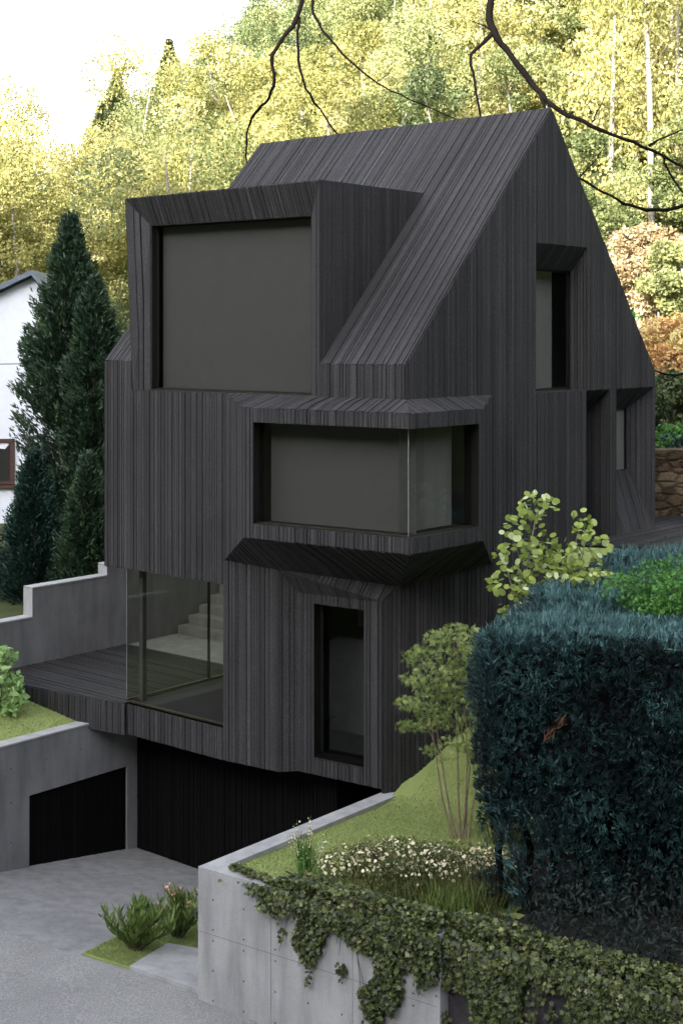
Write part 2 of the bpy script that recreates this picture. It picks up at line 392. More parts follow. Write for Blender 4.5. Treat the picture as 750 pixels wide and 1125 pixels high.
for j, y in enumerate(ys):
    for i, x in enumerate(xs):
        idx[i, j] = len(mb.v); z = terrain(x, y)
        if y > 44 or y < -14: z += 0.6*mnoise.noise(Vector((x*0.1, y*0.1, 0)))
        mb.v.append((x, y, z+H))
for j in range(len(ys)-1):
    for i in range(len(xs)-1):
        mb.f.append((idx[i, j], idx[i+1, j], idx[i+1, j+1], idx[i, j+1])); mb.t.append(0.5)
tag(mb.build('ground', M['lawn_dark'], smooth=False), kind='structure')

# driveway: a plane falling towards the garage
K = 0.14
def drz(p):
    L, m = LM(p); return -9.03+K*(0.9-m)
dn = Vector((K*VX, K*VY, 1)).normalized(); dp = W(0, 0.9, -9.03)
def onDr(x, y): return onPl(x, y, dp, dn)
e0, e1 = onDr(0, 1023), onDr(218, 1093)
ed = (e1-e0)
far_l, far_r = e0-ed*3.0, e1+ed*3.0
mb = MB()
mb.poly([far_l, far_r, W(-4, 2.8, -9.03-K*1.9), W(12, 2.8, -9.03-K*1.9)])
tag(mb.build('driveway', M['pave']), kind='structure')
mb = MB(); dz = Vector((0, 0, -0.012))
nd_ = Vector((ed.y, -ed.x, 0)).normalized()
if nd_.y > 0: nd_ = -nd_
rd = nd_*9+Vector((0, 0, 0.15))
mb.poly([far_l+Z*0.012, far_r+Z*0.012, far_r+rd+Z*.012, far_l+rd+Z*.012])
# thin kerb edge between driveway and road
tag(mb.build('road', M['asphalt']), kind='structure')

# grass wedge with oleander and the sloping slab beside it
mb = MB()
def up(p, h): return p+Z*h
g = [onDr(90, 1049.5), onDr(142, 1065), onDr(184, 1041), onDr(232, 1046), onDr(232, 1008), onDr(150, 1020)]
mb.prism([up(p, -0.05) for p in g], (0, 0, 0.075))
gw = tag(mb.build('grass_strip', M['lawn']), kind='structure')
mb = MB()
g = [onDr(142.5, 1065.5), onDr(222, 1093.5), onDr(240, 1050), onDr(184.5, 1040)]
mb.prism([up(g[0], -.02), up(g[1], -.02), up(g[2], -.02), up(g[3], -.02)], (0, 0, 0.075))
tag(mb.build('driveway_apron', M['conc'], bevel=0.008), kind='structure')

# right-hand lawn with bank
PA = Vector((-1.83, 18.03, 0)); PB = Vector((0.68, 21.08, 0)); PD = Vector((0.816, -0.578, 0)).normalized()
PV = (PB-PA).normalized()
def inward(p, a, d, sgn):  # signed distance from line
    n = Vector((-d.y, d.x, 0))*sgn; return (Vector((p[0], p[1], 0))-a).dot(n)
def lawnz(x, y):
    foot = 21.0-0.42*(x-0.7); d = y-foot
    b = 0.0
    if d > -0.5:
        b = 0.9*(d if d > 0.4 else (d+0.5)**2/ (4*0.45)*0.9 if d < 0.4 else d)
    z = -6.81+max(0, b)
    z = min(z, -3.47)
    return z + 0.02*mnoise.noise(Vector((x*0.8, y*0.8, 0)))
mb = MB()
gx = np.arange(-2.2, 16, 0.16); gy = np.arange(9, 26.5, 0.16); vid = {}
def inside(x, y):
    L, m = LM((x, y))
    if inward((x, y), PA, PV, -1) < 0.12 and m < 1.0: return False
    if inward((x, y), PA, PD, 1) < 0.12: return False
    if L > 0.5+0.36 and m > 0.3: return False
    if L > 2: return False
    return True
# shear grid along the two wall directions so that the lawn edge is straight
def gp(a, b):
    q = PA + PV*a + PD*b; return q
na, nb = 90, 110; soil = []
for i in range(na):
    for j in range(nb):
        q = gp(0.2+i*0.14, 0.2+j*0.14); vid[i, j] = len(mb.v); mb.v.append((q.x, q.y, lawnz(q.x, q.y)+H))
for i in range(na-1):
    for j in range(nb-1):
        q = gp(0.2+i*0.14, 0.2+j*0.14); L, m = LM(q)
        if L > 0.95 and m > 1.6: continue
        f4 = (vid[i, j], vid[i, j+1], vid[i+1, j+1], vid[i+1, j])
        if q.x > 2.05+max(0, q.y-18.5)*.5 or (i*.14+.2 < 1.0 and j*.14+.2 > 1.9): soil.append(f4); continue
        mb.f.append((vid[i, j], vid[i, j+1], vid[i+1, j+1], vid[i+1, j])); mb.t.append(.5)
lawn = tag(mb.build('lawn', M['lawn'], smooth=True), kind='structure')

sm = MB(); sm.v = mb.v; sm.f = soil; sm.t = [.5]*len(soil); tag(sm.build('soil', simple('dark_soil', (0.011, 0.009, 0.008), (0.006, 0.005, 0.005), 20, .95)), kind='structure')
# short grass blades on the lawns
out = []; n = 80000
a_ = RNG.uniform(0.25, 6.0, n); b_ = RNG.uniform(0.25, 5.5, n)
P = np.stack([PA.x+PV.x*a_+PD.x*b_, PA.y+PV.y*a_+PD.y*b_, np.zeros(n)], 1)
Lc = (P[:, 0]-C0X)*UX+(P[:, 1]-C0Y)*UY; Mc = (P[:, 0]-C0X)*VX+(P[:, 1]-C0Y)*VY
P = P[~((Lc > 0.4) & (Mc > 0.6))]; P = P[P[:, 0] < 2.05+np.maximum(0, P[:, 1]-18.5)*.5]
P[:, 2] = [lawnz(p[0], p[1])+H+0.008 for p in P]
n = len(P); A = RNG.normal(0, 0.5, (n, 3)); A[:, 2] = 1; A /= np.linalg.norm(A, axis=1, keepdims=True)
s = RNG.uniform(0.008, 0.024, (n, 1)); leaf_quads(P, A*s, perp(A)*0.004, RNG.random(n)*0.6+0.3, out)
o = build_leaves('grass', out, M['blade']); tag(o, 'short mown grass on the planter lawn and its bank', 'grass', kind='stuff')

# rough blades on the roof lawn and on the small wedge by the drive
out = []; n = 26000; L_ = RNG.uniform(6.95, 10.5, n); m_ = RNG.uniform(-4, 1.0, n)
zb_ = -6.60+.30*np.minimum(1, (L_-6.92)/1.6)*np.clip((m_+5.5)/4, 0, 1)
P = np.stack([C0X+L_*UX+m_*VX, C0Y+L_*UY+m_*VY, zb_+H+.01], 1)
a3, b3, c3 = (np.array(onDr(*q)) for q in ((92, 1049), (142, 1064), (184, 1041))); d3 = np.array(onDr(150, 1021)); e3 = np.array(onDr(230, 1046)); f3 = np.array(onDr(230, 1010))
for (p1, p2, p3) in ((a3, b3, c3), (a3, c3, d3), (c3, e3, f3), (c3, f3, d3)):
    u = RNG.random((3000, 2)); fl_ = u.sum(1) > 1; u[fl_] = 1-u[fl_]; P = np.concatenate([P, p1+(p2-p1)*u[:, :1]+(p3-p1)*u[:, 1:]+np.array([[0, 0, .03]])])
n = len(P); A = RNG.normal(0, 0.5, (n, 3)); A[:, 2] = 1; A /= np.linalg.norm(A, axis=1, keepdims=True)
leaf_quads(P, A*RNG.uniform(0.012, 0.03, (n, 1)), perp(A)*0.004, RNG.random(n)*0.6+0.3, out)
o = build_leaves('grass', out, M['blade']); tag(o, 'short grass on the roof lawn and on the small wedge beside the driveway', 'grass', kind='stuff')

# entrance deck behind on the upper level
mb = MB()
boards(mb, [W(0.9, 4.2, -3.44), W(-0.9, 5.0, -3.44), W(-3.5, 7.0, -3.44), W(-7, 9.2, -3.44), W(0.9, 9.2, -3.44)], U, Z)
tag(mb.build('entrance_deck', M['deck']), kind='structure')
mb = MB(); mb.box(W(-12, 8.0, -3.6), U*-1*-13, V*1.0, Z*0.12)
tag(mb.build('path', M['pave']), kind='structure')

# left roof lawn above the garage wall, timber deck, rear paving
mb = MB()
nl_ = 26
for i in range(nl_):
    for j in range(nl_):
        pass
vi = {}
for i in range(nl_+1):
    for j in range(nl_+1):
        L_ = 6.90+(i/nl_)**1.6*6; m_e = -6+j/nl_*7.2
        vi[i, j] = len(mb.v); zz_ = -6.60+.30*min(1, (L_-6.92)/1.6)*max(0, min(1, (m_e+5.5)/4))
        mb.v.append(tuple(W(L_, m_e, zz_+.012*mnoise.noise(Vector((L_*2, m_e*2, 0))))))
for i in range(nl_):
    for j in range(nl_): mb.f.append((vi[i, j], vi[i, j+1], vi[i+1, j+1], vi[i+1, j])); mb.t.append(.5)
tag(mb.build('roof_lawn', M['lawn'], smooth=True), kind='structure')
dk1 = onZ(137, 773, -6.15); dk2 = onZ(34, 755, -6.15); dd = (dk2-dk1); dk3 = dk1+dd*1.35
deck = thing('timber_deck', tuple(W(7.5, 1.5, -6.15)), 'dark stained timber deck beside the big glazed corner, in front of the stepped concrete wall', 'deck')
mb = MB()
boards(mb, [dk1, dk3, W(9.38, 0.0, -6.15), W(9.38, 3.0, -6.15), W(6.0, 3.0, -6.15)], V, Z)
mb.build('deck_floor', M['deck'], deck)
mb = MB()
boards(mb, [dk1-Z*.003, dk3-Z*.003, dk3-Z*0.53, dk1-Z*0.53], dd.normalized())
mb.build('fascia', M['timber'], deck)
mb = MB(); mb.box(W(5.9, 3.0, -6.4), U*3.49, V*7.5, Z*0.25); tag(mb.build('rear_terrace', M['pave']), kind='structure')

# ================================================================== CONCRETE WALLS
def holes(mb, p0, du, nu, su, dv_list, n, r=0.016):
    for i in range(nu):
        for v in dv_list:
            c = p0+du*(su*(i+0.5))+Z*v+n*0.003
            t = n.cross(Z).normalized(); mb.poly([c+(t*math.cos(k*math.pi/4)+Z*math.sin(k*math.pi/4))*r for k in range(8)])

# planter
pl = thing('planter_wall', (PA.x, PA.y, H-8.5), 'pale smooth concrete planter wall with tie holes holding the lawn, ivy hanging over its front', 'wall')
T = 0.26
PE = PA+PD*3.605                          # right end of the front
def at(p, z): return Vector((p.x, p.y, z+H))
mb = MB()
inn = PA+PV*T*1.02+PD*T*1.02
mb.prism([at(PA, -9.4), at(PE, -9.4), at(PE+PV*T, -9.4), at(inn, -9.4)], (0, 0, 9.4-6.75))
mb.build('front_wall', M['conc'], pl, bevel=0.01)
mb = MB(); PBx = PA+PV*6.0
mb.prism([at(PA, -9.4), at(inn, -9.4), at(PBx+PD*T, -9.4), at(PBx, -9.4)][::-1], (0, 0, 9.4-6.75))
mb.build('side_wall', M['conc'], pl, bevel=0.01)
mb = MB(); nn = Vector((PD.y, -PD.x, 0)); nn = nn if nn.y < 0 else -nn
holes(mb, at(PA, 0), PD, 7, 0.5, (-7.12, -7.5, -7.64, -8.02, -8.4), nn, 0.013)
mb.build('tie_hole', M['hole'], pl)
mb = MB()
for s in (1.18, 2.4):
    mb.box(at(PA+PD*s+nn*0.001, -9.0), PD*0.006, nn*0.002, Z*2.24)
mb.box(at(PA+PD*0.02+nn*0.001, -7.57), PD*3.55, nn*0.002, Z*0.006)
mb.build('panel_joint', simple('joint', (0.17, 0.17, 0.18)), pl)

# darker wall continuing to the right
PE2 = PE+PV*0.16
rw = thing('garden_wall', (PE2.x, PE2.y, H-8), 'dark stone garden wall almost hidden by ivy, below the big hedge', 'wall')
mb = MB(); mb.prism([at(PE2, -9.4), at(PE2+PD*9, -9.4), at(PE2+PD*9+PV*.3, -9.4), at(PE2+PV*.3, -9.4)], (0, 0, 9.4-6.78))
mb.build('masonry', simple('dark_masonry', (0.045, 0.04, 0.045), (0.02, 0.018, 0.022), 8, 0.9, 0.6, 25), rw)

# garage wall on the left, plane L = 6.68
gwt = thing('garage_wall', tuple(W(6.68, -1, -9)), 'grey concrete wall with a black garage door set in it, lawn on top', 'wall')
gd = [onS(x, y, 6.68) for x, y in ((32.5, 875), (140, 841), (140, 925), (34, 965))]
mz = [LM(p)[1] for p in gd]; d0, d1 = mz[0], mz[1]; ztd = (gd[0].z+gd[1].z)/2; 
mb = MB(); TW = 0.24
def wallbox(m0, m1, z0, z1, L0=6.68, t=TW): mb.box(Vector((*W(L0, m0, 0).xy, z0)), V*(m1-m0), U*t, Z*(z1-z0))
zt = -6.62+H
m_top_end = LM(onS(126.5, 787, 6.68))[1]
wallbox(-7, d0, -0.6, zt); wallbox(d0, m_top_end, ztd, zt); wallbox(m_top_end, d1, ztd, -6.69+H)
wallbox(d1, 1.2, -0.6, -6.69+H)
mb.build('wall_body', M['conc_d'], gwt)
mb = MB(); wallbox(-7, m_top_end+0.01, zt+0.002, zt+0.03, 6.67, TW+0.02)
mb.build('coping', M['conc'], gwt)
mb = MB(); boards(mb, [Vector((*W(6.74, a, 0).xy, z)) for a, z in ((d0, -0.6), (d1, -0.6), (d1, ztd), (d0, ztd))], V, -U)
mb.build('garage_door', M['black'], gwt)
mb = MB(); holes(mb, W(6.68, -2.9, 0), V, 5, 0.72, (-7.0,), -U, 0.014); holes(mb, W(6.68, d0-1.3, 0), V, 2, 0.62, (-7.55, -8.2), -U, 0.014); holes(mb, W(6.68, d1-.1, 0), V, 1, 0.62, (-7.5, -8.1), -U, 0.014); mb.build('tie_hole', M['hole'], gwt)

# stepped retaining wall, plane L = 9.4
rt = thing('retaining_wall', tuple(W(9.4, 2, -6.2)), 'stepped grey concrete retaining wall with pale top edges running behind the timber deck', 'wall')
mb = MB(); mc = MB()
m33 = LM(onS(36, 650, 9.4))[1]; m117 = LM(onS(118, 628, 9.4))[1]
for (a, b, z) in ((-4, m33, -5.27), (m33+.002, m117, -4.72), (m117+.002, 8.6, -4.5)):
    mb.box(W(9.4, a, -6.9), V*(b-a), U*0.25, Z*(z+6.9))
    mc.box(W(9.39, a-0.012 if a > -4 else a, z+0.001), V*(b-a+0.012), U*0.27, Z*0.028)
    if a > -4:
        mc.box(W(9.39, a-0.014, z-0.56 if z < -4.6 else z-0.21), V*0.012, U*0.27, Z*(0.55 if z < -4.6 else 0.2))
mb.build('wall_body', M['conc_d'], rt); mc.build('coping', M['conc'], rt)
# rear wall closing terrace + outdoor stair
mb = MB()
for k in range(9):
    mb.box(W(7.6, 4.4+k*0.3, -6.15+k*0.17+0.001), U*1.78, V*(0.3*(9-k)+0.2), Z*0.168)
st = mb.build('garden_stair', M['conc_d']); tag(st, 'concrete garden steps climbing beside the retaining wall, seen through the corner glazing', 'stairs')
mb = MB(); mb.box(W(5.2, 7.6, -6.9), U*4.19, V*0.25, Z*2.6); o = mb.build('terrace_wall', M['conc_d'])
tag(o, 'grey concrete wall closing the terrace behind the garden steps', 'wall')

# stone wall at the back right
mb = MB(); p = onZ(700, 571, -3.44); d = Vector((1, 0.12, 0)).normalized()
for k in range(26):
    pass
mb.box(at(p+Vector((0, 0.35, 0)), -3.6), d*9, Vector((-0.12, 1, 0)).normalized()*0.5, Z*1.45)
tag(mb.build('stone_wall', M['stone']), 'rough brown dry stone wall behind the right corner of the house', 'wall')

# ================================================================== THE HOUSE
house = thing('timber_house', tuple(W(3, 3, -6.68)), 'tall angular gabled house clad in charred black vertical timber boards with big windows', 'house')
ZL = -0.87; ZE = -0.38; ZR = 3.75; MR = 3.87; ME = 7.40; ZEB = -0.6; LB = 6.50; ZB1 = -3.89; ZB0 = -6.68
LDL = LM(onF(137.5, 219))[0]; LDB = LM(onF(146, 431))[0]; LDR = 1.61; ZD = 2.36
slope = (ZR-ZE)/MR
def roofz(m): return ZE+slope*m
def ring(mb, outer, inner, ax, faces=None, seeds=None):
    n = len(outer)
    for i in range(n):
        j = (i+1) % n
        if faces and not faces[i]: continue
        boards(mb, [outer[i], outer[j], inner[j], inner[i]], ax[i] if isinstance(ax, list) else ax)

wall = MB()
# street facade, upper part
boards(wall, [W(LB, 0, ZB1), W(3.6, 0, ZB1), W(3.6, 0, ZL), W(LDB, 0, ZL), W(LDB+(LDL-LDB)*(ZE-ZL)/(ZD-ZL), 0, ZE), W(LB, 0, ZE)], U)
boards(wall, [W(LDR-.01, 0, ZL), W(0, 0, ZL), W(0, 0, ZE), W(LDR-.01, 0, ZE)], U)
# gable face pieces around the openings
mw0 = LM(onS(588, 400))[1]; mw1 = LM(onS(644, 400))[1]          # gable window
zwt = 1.54
def gz(m): return roofz(m) if m <= MR else ZR+(ZEB-ZR)*(m-MR)/(ME-MR)
boards(wall, [W(0, 0, ZL), W(0, 2.14, ZL), W(0, 2.14, gz(2.14)), W(0, 0, ZE)], V)
boards(wall, [W(0, 2.14, -6.9), W(0, mw0, -6.9), W(0, mw0, gz(mw0)), W(0, 2.14, gz(2.14))], V)
boards(wall, [W(0, mw0, zwt), W(0, mw1, zwt), W(0, mw1, gz(mw1)), W(0, MR, ZR), W(0, mw0, gz(mw0))], V)
md0 = LM(onS(643, 450))[1]; md1 = LM(onS(669, 450))[1]; mq0 = LM(onS(676, 450))[1]; mq1 = ME-0.03
boards(wall, [W(0, mw1, ZL), W(0, ME, ZL), W(0, ME, ZEB), W(0, mw1, gz(mw1))], V)
boards(wall, [W(0, mw0, -6.9), W(0, md0, -6.9), W(0, md0, ZL), W(0, mw0, ZL)], V)
boards(wall, [W(0, md1, -3.6), W(0, mq0, -3.6), W(0, mq0, ZL), W(0, md1, ZL)], V)
boards(wall, [W(0, mq1, -3.6), W(0, ME, -3.6), W(0, ME, ZL), W(0, mq1, ZL)], V)
boards(wall, [W(0, md0, -3.6), W(0, ME, -3.6), W(0, ME, -3.44), W(0, md0, -3.44)], V)
# hidden walls
boards(wall, [W(LB, 0, ZB1), W(LB, ME, ZB1), W(LB, ME, ZEB), W(LB, MR, ZR), W(LB, 0, ZE)], V, U)
boards(wall, [W(0, ME, -6.9), W(LB, ME, -6.9), W(LB, ME, ZEB), W(0, ME, ZEB)], U, V)
# lower storey walls on the street side (faceted)
a_b = LM(onF(245.5, 800, 0))[0]
def colp(x, y, m): return onF(x, y, m)
cb = colp(306, 700, .12); cc = colp(328, 700, .35); cd = colp(419, 700, .5)
def zz(p, z): return Vector((p.x, p.y, z+H))
zG = onF(308, 626, .12).z-H; zc = onF(330, 651, .35).z-H; zd = onF(419, 661, .5).z-H
_cl = LM(cd); F_ = W(_cl[0]*(1-(.75-_cl[1])/(2.14-_cl[1])), 0.75, -3.68); E_ = W(0, 2.14, -3.45)
A0 = W(a_b, 0, 0)
A_ = W(3.6, 0, -3.50); G_ = zz(cb, zG)
boards(wall, [zz(A0, ZB0), zz(cb, ZB0), G_, A_, W(a_b, 0, ZB1+0.3)], U)
boards(wall, [zz(cb, ZB0), zz(cc, ZB0), zz(cc, zc), G_], U)
# face with the tall window
wl, wr = onPl(345, 700, cc, (cd-cc).cross(Z)), onPl(400, 700, cc, (cd-cc).cross(Z))
npl = (cd-cc).cross(Z).normalized()
wtz = onPl(345, 663, cc, npl).z-H; wbz = onPl(345, 833, cc, npl).z-H
boards(wall, [zz(cc, ZB0), zz(wl, ZB0), zz(wl, zc+(zd-zc)*.2), zz(cc, zc)], U)
boards(wall, [zz(wr, ZB0), zz(cd, ZB0), zz(cd, zd), zz(wr, zc+(zd-zc)*.8)], U)
boards(wall, [zz(wl, wtz), zz(wr, wtz), zz(wr, zc+(zd-zc)*.8), zz(wl, zc+(zd-zc)*.2)], U)
boards(wall, [zz(wl, ZB0), zz(wr, ZB0), zz(wr, wbz), zz(wl, wbz)], U)
boards(wall, [G_, zz(cc, zc), zz(cd, zd), F_], U)
boards(wall, [zz(cd, ZB0), W(0, 2.14, ZB0), E_, F_, zz(cd, zd)], V)
boards(wall, [zz(cd, ZB0-.6), W(0, 2.14, ZB0-.6), W(0, 2.14, ZB0), zz(cd, ZB0)], V)
# sill strip below the corner glazing
gl_l = LM(onF(135.5, 700))[0]
boards(wall, [W(gl_l+.02, 0, ZB0), W(a_b, 0, ZB0), W(a_b, 0, -6.17), W(gl_l+.02, 0, -6.17)], U)
wall.poly([W(LB, 0.01, ZB1), W(a_b, 0.01, ZB1), W(a_b, ME, ZB1), W(LB, ME, ZB1)], 0.0)     # soffit over the glazed room
boards(wall, [W(gl_l, 0, ZB1-.001), W(LB, 0, ZB1-.001), W(LB, 4, ZB1-.001), W(gl_l, 4, ZB1-.001)], U, -Z)
wall.build('wall', M['timber'], house)

roof = MB()
boards(roof, [W(0, 0, ZE), W(LDR, 0, ZE), W(LDR, MR, ZR), W(0, MR, ZR)], U)
LDE = LDB+(LDL-LDB)*(ZE-ZL)/(ZD-ZL)
boards(roof, [W(LDE, 0, ZE), W(LB, 0, ZE), W(LB, MR, ZR), W(LDL, MR, ZR)], U, Vector((-VX, -VY, 1)))
mD = (ZD-ZE)/slope
boards(roof, [W(LDR, mD, ZD), W(LDL, mD, ZD), W(LDL, MR, ZR), W(LDR, MR, ZR)], U, Vector((-VX, -VY, 1)))
boards(roof, [W(0, MR, ZR), W(LB, MR, ZR), W(LB, ME, ZEB), W(0, ME, ZEB)], U, Vector((VX, VY, 1)))
roof.build('roof', M['timber'], house)

# dormer
dm = MB()
dO = [W(LDL, 0, ZD), W(LDR, 0, ZD), W(LDR, 0, ZL), W(LDB, 0, ZL)]
dI = [onF(167, 248, .2), onF(342.5, 237, .2), onF(342.5, 434.5, .2), onF(167, 430, .2)]
dI[2].z = dI[3].z = ZL+H+0.01
boards(dm, [dO[0], dO[1], dI[1], dI[0]], U)
dmid = [onF(148, 224, .0), onF(152, 431, .0)]
boards(dm, [dO[0], dI[0], dI[3], dO[3]], V)
boards(dm, [dO[1], dO[2], dI[2], dI[1]], V, Vector((0, -1, 0)))
dm.poly([dO[3], dO[2], dI[2], dI[3]], 0.1)
boards(dm, [W(LDR, 0, ZE), W(LDR, 0, ZD), W(LDR, mD, ZD)], V)
boards(dm, [W(LDR, 0, ZE), W(LDR, 0, ZL), W(LDR, -.001, ZL), W(LDR, -.001, ZE)], V)
boards(dm, [W(LDE, 0, ZE), W(LDL, 0, ZD), W(LDL, mD, ZD)], V, U)
boards(dm, [W(LDR, 0, ZD), W(LDL, 0, ZD), W(LDL, mD, ZD), W(LDR, mD, ZD)], U, Z)
dm.build('dormer', M['timber'], house)

def pane_window(corners, nin, name='window', fw=0.035, jd=0.12, blind='blind', glass='glass', bd=0.12, parts=True, frame='darkframe', lab=None):
    """corners TL,TR,BR,BL on the recessed plane; nin: inward vector"""
    c = [Vector(p) for p in corners]; n = Vector(nin).normalized(); jb = MB()
    for i in range(4):
        j = (i+1) % 4; jb.poly([c[i], c[j], c[j]+n*jd, c[i]+n*jd])
    g = [p+n*jd for p in c]; cen = sum(g, Vector())/4
    gi = []
    for i in range(4):
        e1 = (g[(i+1) % 4]-g[i]).normalized(); e2 = (g[(i-1) % 4]-g[i]).normalized(); gi.append(g[i]+(e1+e2)*fw)
    for i in range(4):
        j = (i+1) % 4; jb.poly([g[i]-n*.02, g[j]-n*.02, gi[j]-n*.02, gi[i]-n*.02]); jb.poly([gi[i]-n*.02, gi[j]-n*.02, gi[j]+n*.02, gi[i]+n*.02])
    w = jb.build(name, M[frame], house)
    if lab: w['label'] = lab
    m_ = MB(); m_.poly(gi); m_.build('pane', M[glass], w)
    if blind:
        m_ = MB(); m_.poly([p+n*bd for p in g]); m_.build('blind', M[blind], w)
    b2 = MB()   # thin bronze bead along the sill
    b2.prism([c[3]+n*0.0+Z*0.003, c[2]+Z*0.003, c[2]+n*.03+Z*.003, c[3]+n*.03+Z*.003], Z*0.012); b2.build('sill', M['bronze'], w)
    return w
pane_window(dI, V, jd=0.13)

# gable window
gwO = [W(0, mw0, zwt), W(0, mw1, zwt), W(0, mw1, ZL), W(0, mw0, ZL)]
gwI = [W(.28, mw0+.02, 1.15), W(.28, mw1-.05, 1.15), W(.28, mw1-.05, ZL+.01), W(.28, mw0+.02, ZL+.01)]
nb_ = MB()
boards(nb_, [gwO[0], gwO[1], gwI[1], gwI[0]], V)
boards(nb_, [gwO[1], gwO[2], gwI[2], gwI[1]], U)
nb_.poly([gwO[0], gwO[3], gwI[3], gwI[0]], .2); nb_.poly([gwO[3], gwO[2], gwI[2], gwI[3]], .2)
nb_.build('window_reveal', M['timber'], house)
gw_ = pane_window(gwI, U, jd=0.06, blind=None)
m_ = MB(); m_.poly([W(.55, mw0-.6, 1.25), W(.55, mw0+(mw1-mw0)*.86, 1.25), W(.55, mw0+(mw1-mw0)*.86, ZL), W(.55, mw0-.6, ZL)]); m_.build('curtain', M['room'], gw_)
m_ = MB(); m_.poly([W(1.6, mw0-1, 2), W(1.6, mw1+2, 2), W(1.6, mw1+2, ZL-.2), W(1.6, mw0-1, ZL-.2)]); m_.build('room_wall', M['roomdark'], gw_)

# entrance door niche
nb_ = MB(); zdt = -1.27
i0, i1 = W(.45, md0, zdt), W(.45, md1-.04, zdt)
boards(nb_, [W(0, md0, ZL), W(0, md1, ZL), i1, i0], V)
boards(nb_, [W(0, md1, ZL), W(0, md1, -3.44), W(.45, md1-.04, -3.44), i1], U)
nb_.poly([W(0, md0, ZL), W(0, md0, -3.44), W(.45, md0, -3.44), i0], .3)
nb_.build('door_reveal', M['timber'], house)
m_ = MB(); boards(m_, [W(.45, md0, zdt), W(.45, md1-.04, zdt), W(.45, md1-.04, -3.44), W(.45, md0, -3.44)], V)
dr = m_.build('entrance_door', M['black'], house)
m_ = MB(); m_.tube([W(.38, md1-.2, -2.7), W(.38, md1-.2, -2.1)], [.012, .012]); m_.build('handle', M['bronze'], dr)
# small window in its funnel-shaped niche
wq1 = LM(onS(687.5, 480, .33))[1]; zq0 = onS(680, 449, .33).z-H; zq1 = onS(680, 517, .33).z-H
q0 = LM(onS(672, 480, .33))[1]-.0
I = [W(.33, q0, zq0), W(.33, wq1, zq0), W(.33, wq1, zq1), W(.33, q0, zq1)]
O = [W(0, mq0, ZL), W(0, mq1, ZL), W(0, mq1, -3.44), W(0, mq0, -3.44)]
nb_ = MB(); boards(nb_, [O[0], O[1], I[1], I[0]], V); boards(nb_, [O[1], O[2], I[2], I[1]], V); boards(nb_, [O[2], O[3], I[3], I[2]], V)
nb_.poly([O[0], O[3], I[3], I[0]], .3); nb_.build('window_reveal', M['timber'], house)
pane_window(I, U, jd=0.012, fw=.014, blind='room', frame='darkframe', bd=.03)

# ---- projecting corner bay
bay = MB()
B0 = W(2.55, -.63, 0); Cc = W(-.366, -.35, 0); Dd = W(-.37, 1.37, 0)
zu, zl = -1.045, -2.98
boards(bay, [W(3.6, 0, ZL), W(0, 0, ZL), zz(Cc, zu), zz(B0, zu)], U)
boards(bay, [W(0, 0, ZL), W(0, 2.14, ZL), zz(Dd, zu), zz(Cc, zu)], V)
retd = (W(3.6, 0, 0)-B0); retd.z = 0; retd.normalize()
boards(bay, [W(3.6, 0, ZL), zz(B0, zu), zz(B0, zl), A_], retd)
rd2 = (W(0, 2.14, 0)-Dd); rd2.z = 0; rd2.normalize()
boards(bay, [W(0, 2.14, ZL), zz(Dd, zu), zz(Dd, zl), E_], rd2)
nf = (Cc-B0).cross(Z).normalized(); ns = (Dd-Cc).cross(Z).normalized()
fw0 = onPl(278.5, 520, B0, nf); zwt_b, zwb_b = -1.25, -2.765
fs1 = onPl(525.5, 520, Dd, ns)
boards(bay, [zz(B0, zu), zz(Cc, zu), zz(Cc, zwt_b), zz(B0, zwt_b)], U)
boards(bay, [zz(B0, zwb_b), zz(Cc, zwb_b), zz(Cc, zl), zz(B0, zl)], U)
boards(bay, [zz(B0, zwt_b), zz(fw0, zwt_b), zz(fw0, zwb_b), zz(B0, zwb_b)], U)
boards(bay, [zz(Cc, zu), zz(Dd, zu), zz(Dd, zwt_b), zz(Cc, zwt_b)], V)
boards(bay, [zz(Cc, zwb_b), zz(Dd, zwb_b), zz(Dd, zl), zz(Cc, zl)], V)
boards(bay, [zz(fs1, zwt_b), zz(Dd, zwt_b), zz(Dd, zwb_b), zz(fs1, zwb_b)], V)
# soffit
boards(bay, [zz(Cc, zl), F_, G_, A_, zz(B0, zl)], U, Vector((-.3, -.8, -.5)))
boards(bay, [zz(Cc, zl), zz(Dd, zl), E_, F_], V, Vector((.3, -.8, -.5)))
bay.build('corner_bay', M['timber'], house)
# bay glazing
nfi = -nf if nf.dot(V) < 0 else nf; nsi = -ns if ns.dot(U) < 0 else ns
rec = 0.13
gcn = zz(Cc, 0)+nfi*rec+nsi*rec; gfl = zz(fw0, 0)+nfi*rec; gsr = zz(fs1, 0)+nsi*rec
wb = MB()
# jambs, head and sill of the opening
for z, s in ((zwt_b, 1), (zwb_b, -1)):
    wb.poly([zz(fw0, z), zz(Cc, z), zz(Cc, z)+nfi*.5+nsi*.5, zz(fw0, z)+nfi*.5]); wb.poly([zz(Cc, z), zz(fs1, z), zz(fs1, z)+nsi*.5, zz(Cc, z)+nfi*.5+nsi*.5])
wb.poly([zz(fw0, zwt_b), zz(fw0, zwb_b), zz(fw0, zwb_b)+nfi*.5, zz(fw0, zwt_b)+nfi*.5])
wb.poly([zz(fs1, zwt_b), zz(fs1, zwb_b), zz(fs1, zwb_b)+nsi*.5, zz(fs1, zwt_b)+nsi*.5])
win = wb.build('corner_window', M['darkframe'], house)
h = Vector((0, 0, H))
def vz(p, z): return Vector((p.x, p.y, z+H))
m_ = MB(); m_.poly([vz(gfl, zwt_b), vz(gcn, zwt_b), vz(gcn, zwb_b), vz(gfl, zwb_b)]); m_.build('pane', M['glass'], win)
